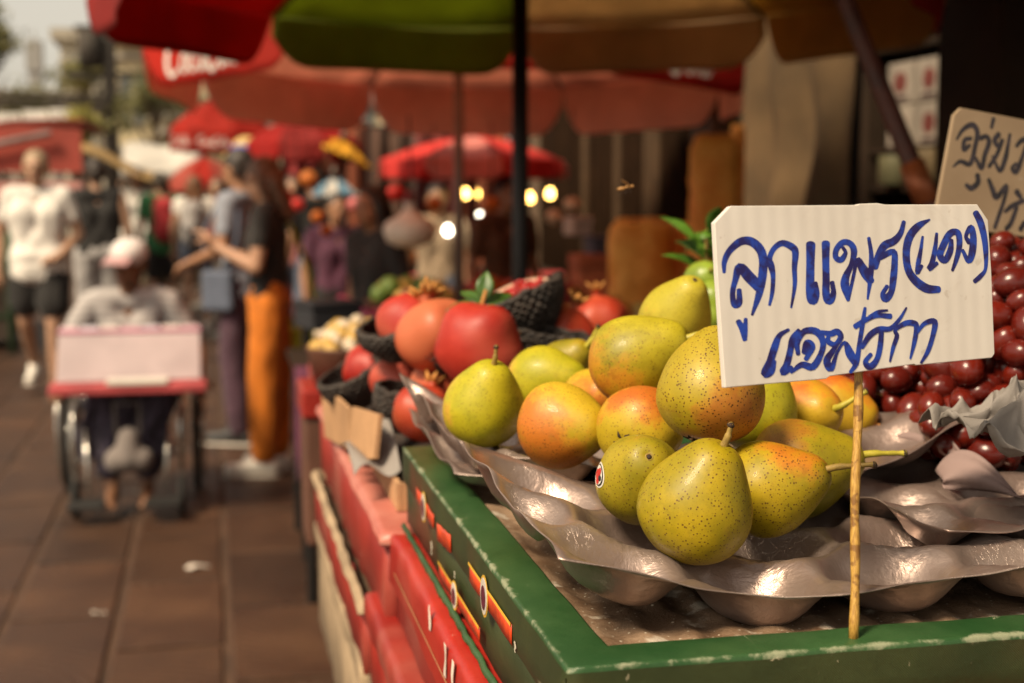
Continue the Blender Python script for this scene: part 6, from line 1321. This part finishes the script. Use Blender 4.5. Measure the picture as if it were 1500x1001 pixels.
# a wasp hovering over the fruit
q = at(920, 274, 1.25); rw = cv(1, .15, .1).to_track_quat('X', 'Z')
o_ = MB().ell((0, 0, 0), (.0030, .0016, .0016), n=8).ell((-.0062, 0, -.0006), (.0042, .0015, .0015), n=8).ell((.0040, 0, .0), (.0014, .0014, .0013), n=8).capsule((-.003, 0, 0), (-.001, 0, 0), .0006, .0006, 6).build('wasp', pm('wasp_brown', (.40, .20, .06), .4), None, True, loc=q, rot=rw); tag(o_, 'small brown wasp in the air above the pears', 'insect')
for sx in (-1, 1):
    MB().grid(lambda u, v: (.001 - .006 * u + (v - .5) * .003 * math.sin(math.pi * (.1 + .85 * u)), sx * .0095 * u, .0015 + .006 * u), 6, 3).build('wing', pm('wing', (.6, .42, .26), .3, transl=.5), o_, True, solid=.0001)
    for k in range(3): MB().tube([(.001 - .001 * k, sx * .001, -.001), (.002 - .003 * k, sx * .003, -.003), (.001 - .005 * k, sx * .004, -.006)], .00025, 4).build('leg', M_TIP, o_)
# black plastic hood beside the striped hat, yellow striped sunhat display
q = at(362, 222, 11.5)
e = empty('hat_stand', (q.x, q.y, 0), 0, 'stand topped by a yellow and blue striped sun hat', 'hat stand')
MB().tube([(0, 0, 0), (0, 0, q.z + .02)], .02, 8).build('stand_pole', M_PD, e); MB().lathe([(.25, 0), (.25, .03), (.03, .05)], 14).build('base', M_PD, e)
MB().lathe([(.22, q.z - .05), (.21, q.z - .035), (.13, q.z), (.11, q.z + .08), (.05, q.z + .12), (.01, q.z + .125)], 20).build('sun_hat', pm('hat_yellow', (.60, .42, .16), .8), e, True); MB().lathe([(.136, q.z + .002), (.122, q.z + .05)], 20).build('hat_band', pm('hat_blue', (.10, .09, .40), .7), e, True)

# dark red cloths hung behind the stalls, with hanging goods
M_DRAPE = [cloth('maroon_drape', (.13, .014, .010)), cloth('rust_drape', (.20, .045, .014)), cloth('umber_drape', (.07, .03, .016)), cloth('crimson_drape', (.26, .016, .014))]
for i, (pa, pb, d, z1, lb) in enumerate(((418, 470, 12.6, 2.05, 'crimson cloth hung at the back beside the walkway'), (472, 540, 12.8, 2.1, 'rust coloured cloth hung behind the yellow umbrella'), (542, 606, 12.6, 2.05, 'umber cloth hung behind the black clad shopper'), (608, 672, 12.9, 2.1, 'maroon cloth hung left of the grey pole'), (674, 742, 12.7, 2.1, 'rust brown cloth hung between the two poles'), (744, 800, 12.8, 2.05, 'dark cloth hung right of the black pole'))):
    a, b = at(pa, 279, d), at(pb, 279, d); e = empty('hanging_cloth', (a.x, a.y, 0), 0, lb, 'cloth', 'cloths hung behind the stalls'); w_ = (b - a).length; dx = (b - a) / w_
    MB().grid(lambda u, v: Vector((dx.x * u * w_, dx.y * u * w_ + .05 * math.sin(u * 14 + i), z1 - (z1 - .25) * v)), 30, 6).build('sheet', M_DRAPE[(3, 1, 2, 0, 1, 2)[i]], e, True, solid=.004)
    MB().tube([(-.02, 0, z1 + .01), (dx.x * w_ + .02, dx.y * w_, z1 + .01)], .015, 6).build('rod', M_TBL, e); MB().tube([(-.02, 0, 0), (-.02, 0, z1)], .015, 6).build('post', M_TBL, e)
M_LAN = [pm('lantern_red', (.62, .03, .02), .5, transl=.3), pm('lantern_orange', (.75, .22, .03), .5, transl=.3), pm('lantern_pink', (.70, .20, .20), .5, transl=.3), pm('lantern_cream', (.78, .62, .42), .5, transl=.3)]
words = ('first', 'second', 'third', 'fourth', 'fifth', 'sixth', 'seventh', 'eighth', 'ninth', 'tenth', 'eleventh', 'twelfth', 'thirteenth', 'fourteenth'); lan0 = {}
for i, (px, py, d, r_, c) in enumerate(((418, 288, 8.4, .05, 0), (436, 300, 8.8, .045, 0), (452, 262, 9.2, .06, 1), (466, 318, 7.6, .04, 1), (478, 338, 7.4, .035, 1), (520, 300, 8.2, .05, 2), (540, 296, 8.4, .045, 0), (560, 312, 7.4, .05, 0), (580, 283, 8.0, .055, 0), (598, 288, 8.2, .04, 2), (636, 300, 7.6, .045, 1), (720, 300, 7.6, .05, 1), (838, 300, 6.4, .04, 3), (812, 318, 6.6, .04, 3))):
    q = at(px, py, d); e = empty('hanging_lantern', q, 0, '%s small %s lantern from the walkway in the row over the shaded stalls' % (words[i], ('red', 'orange', 'pink', 'cream')[c]), 'lantern', 'small lanterns over the stalls')
    MB().lathe([(r_ * .35, -r_ * .9)] + [(r_ * (math.cos(t_) * (1 + .05 * (k % 2))), r_ * .9 * math.sin(t_)) for k, t_ in enumerate([-1.1 + 2.2 * k / 10 for k in range(11)])] + [(r_ * .35, r_ * .9)], 16).build('shade', M_LAN[c], e, True)
    MB().lathe([(r_ * .36, r_ * .9), (r_ * .36, r_ * 1.02), (.004, r_ * 1.06)], 10).build('cap', M_TBL, e, True); MB().tube([(0, 0, r_), (0, 0, .45)], .003, 5).build('cord', M_TBL, e)
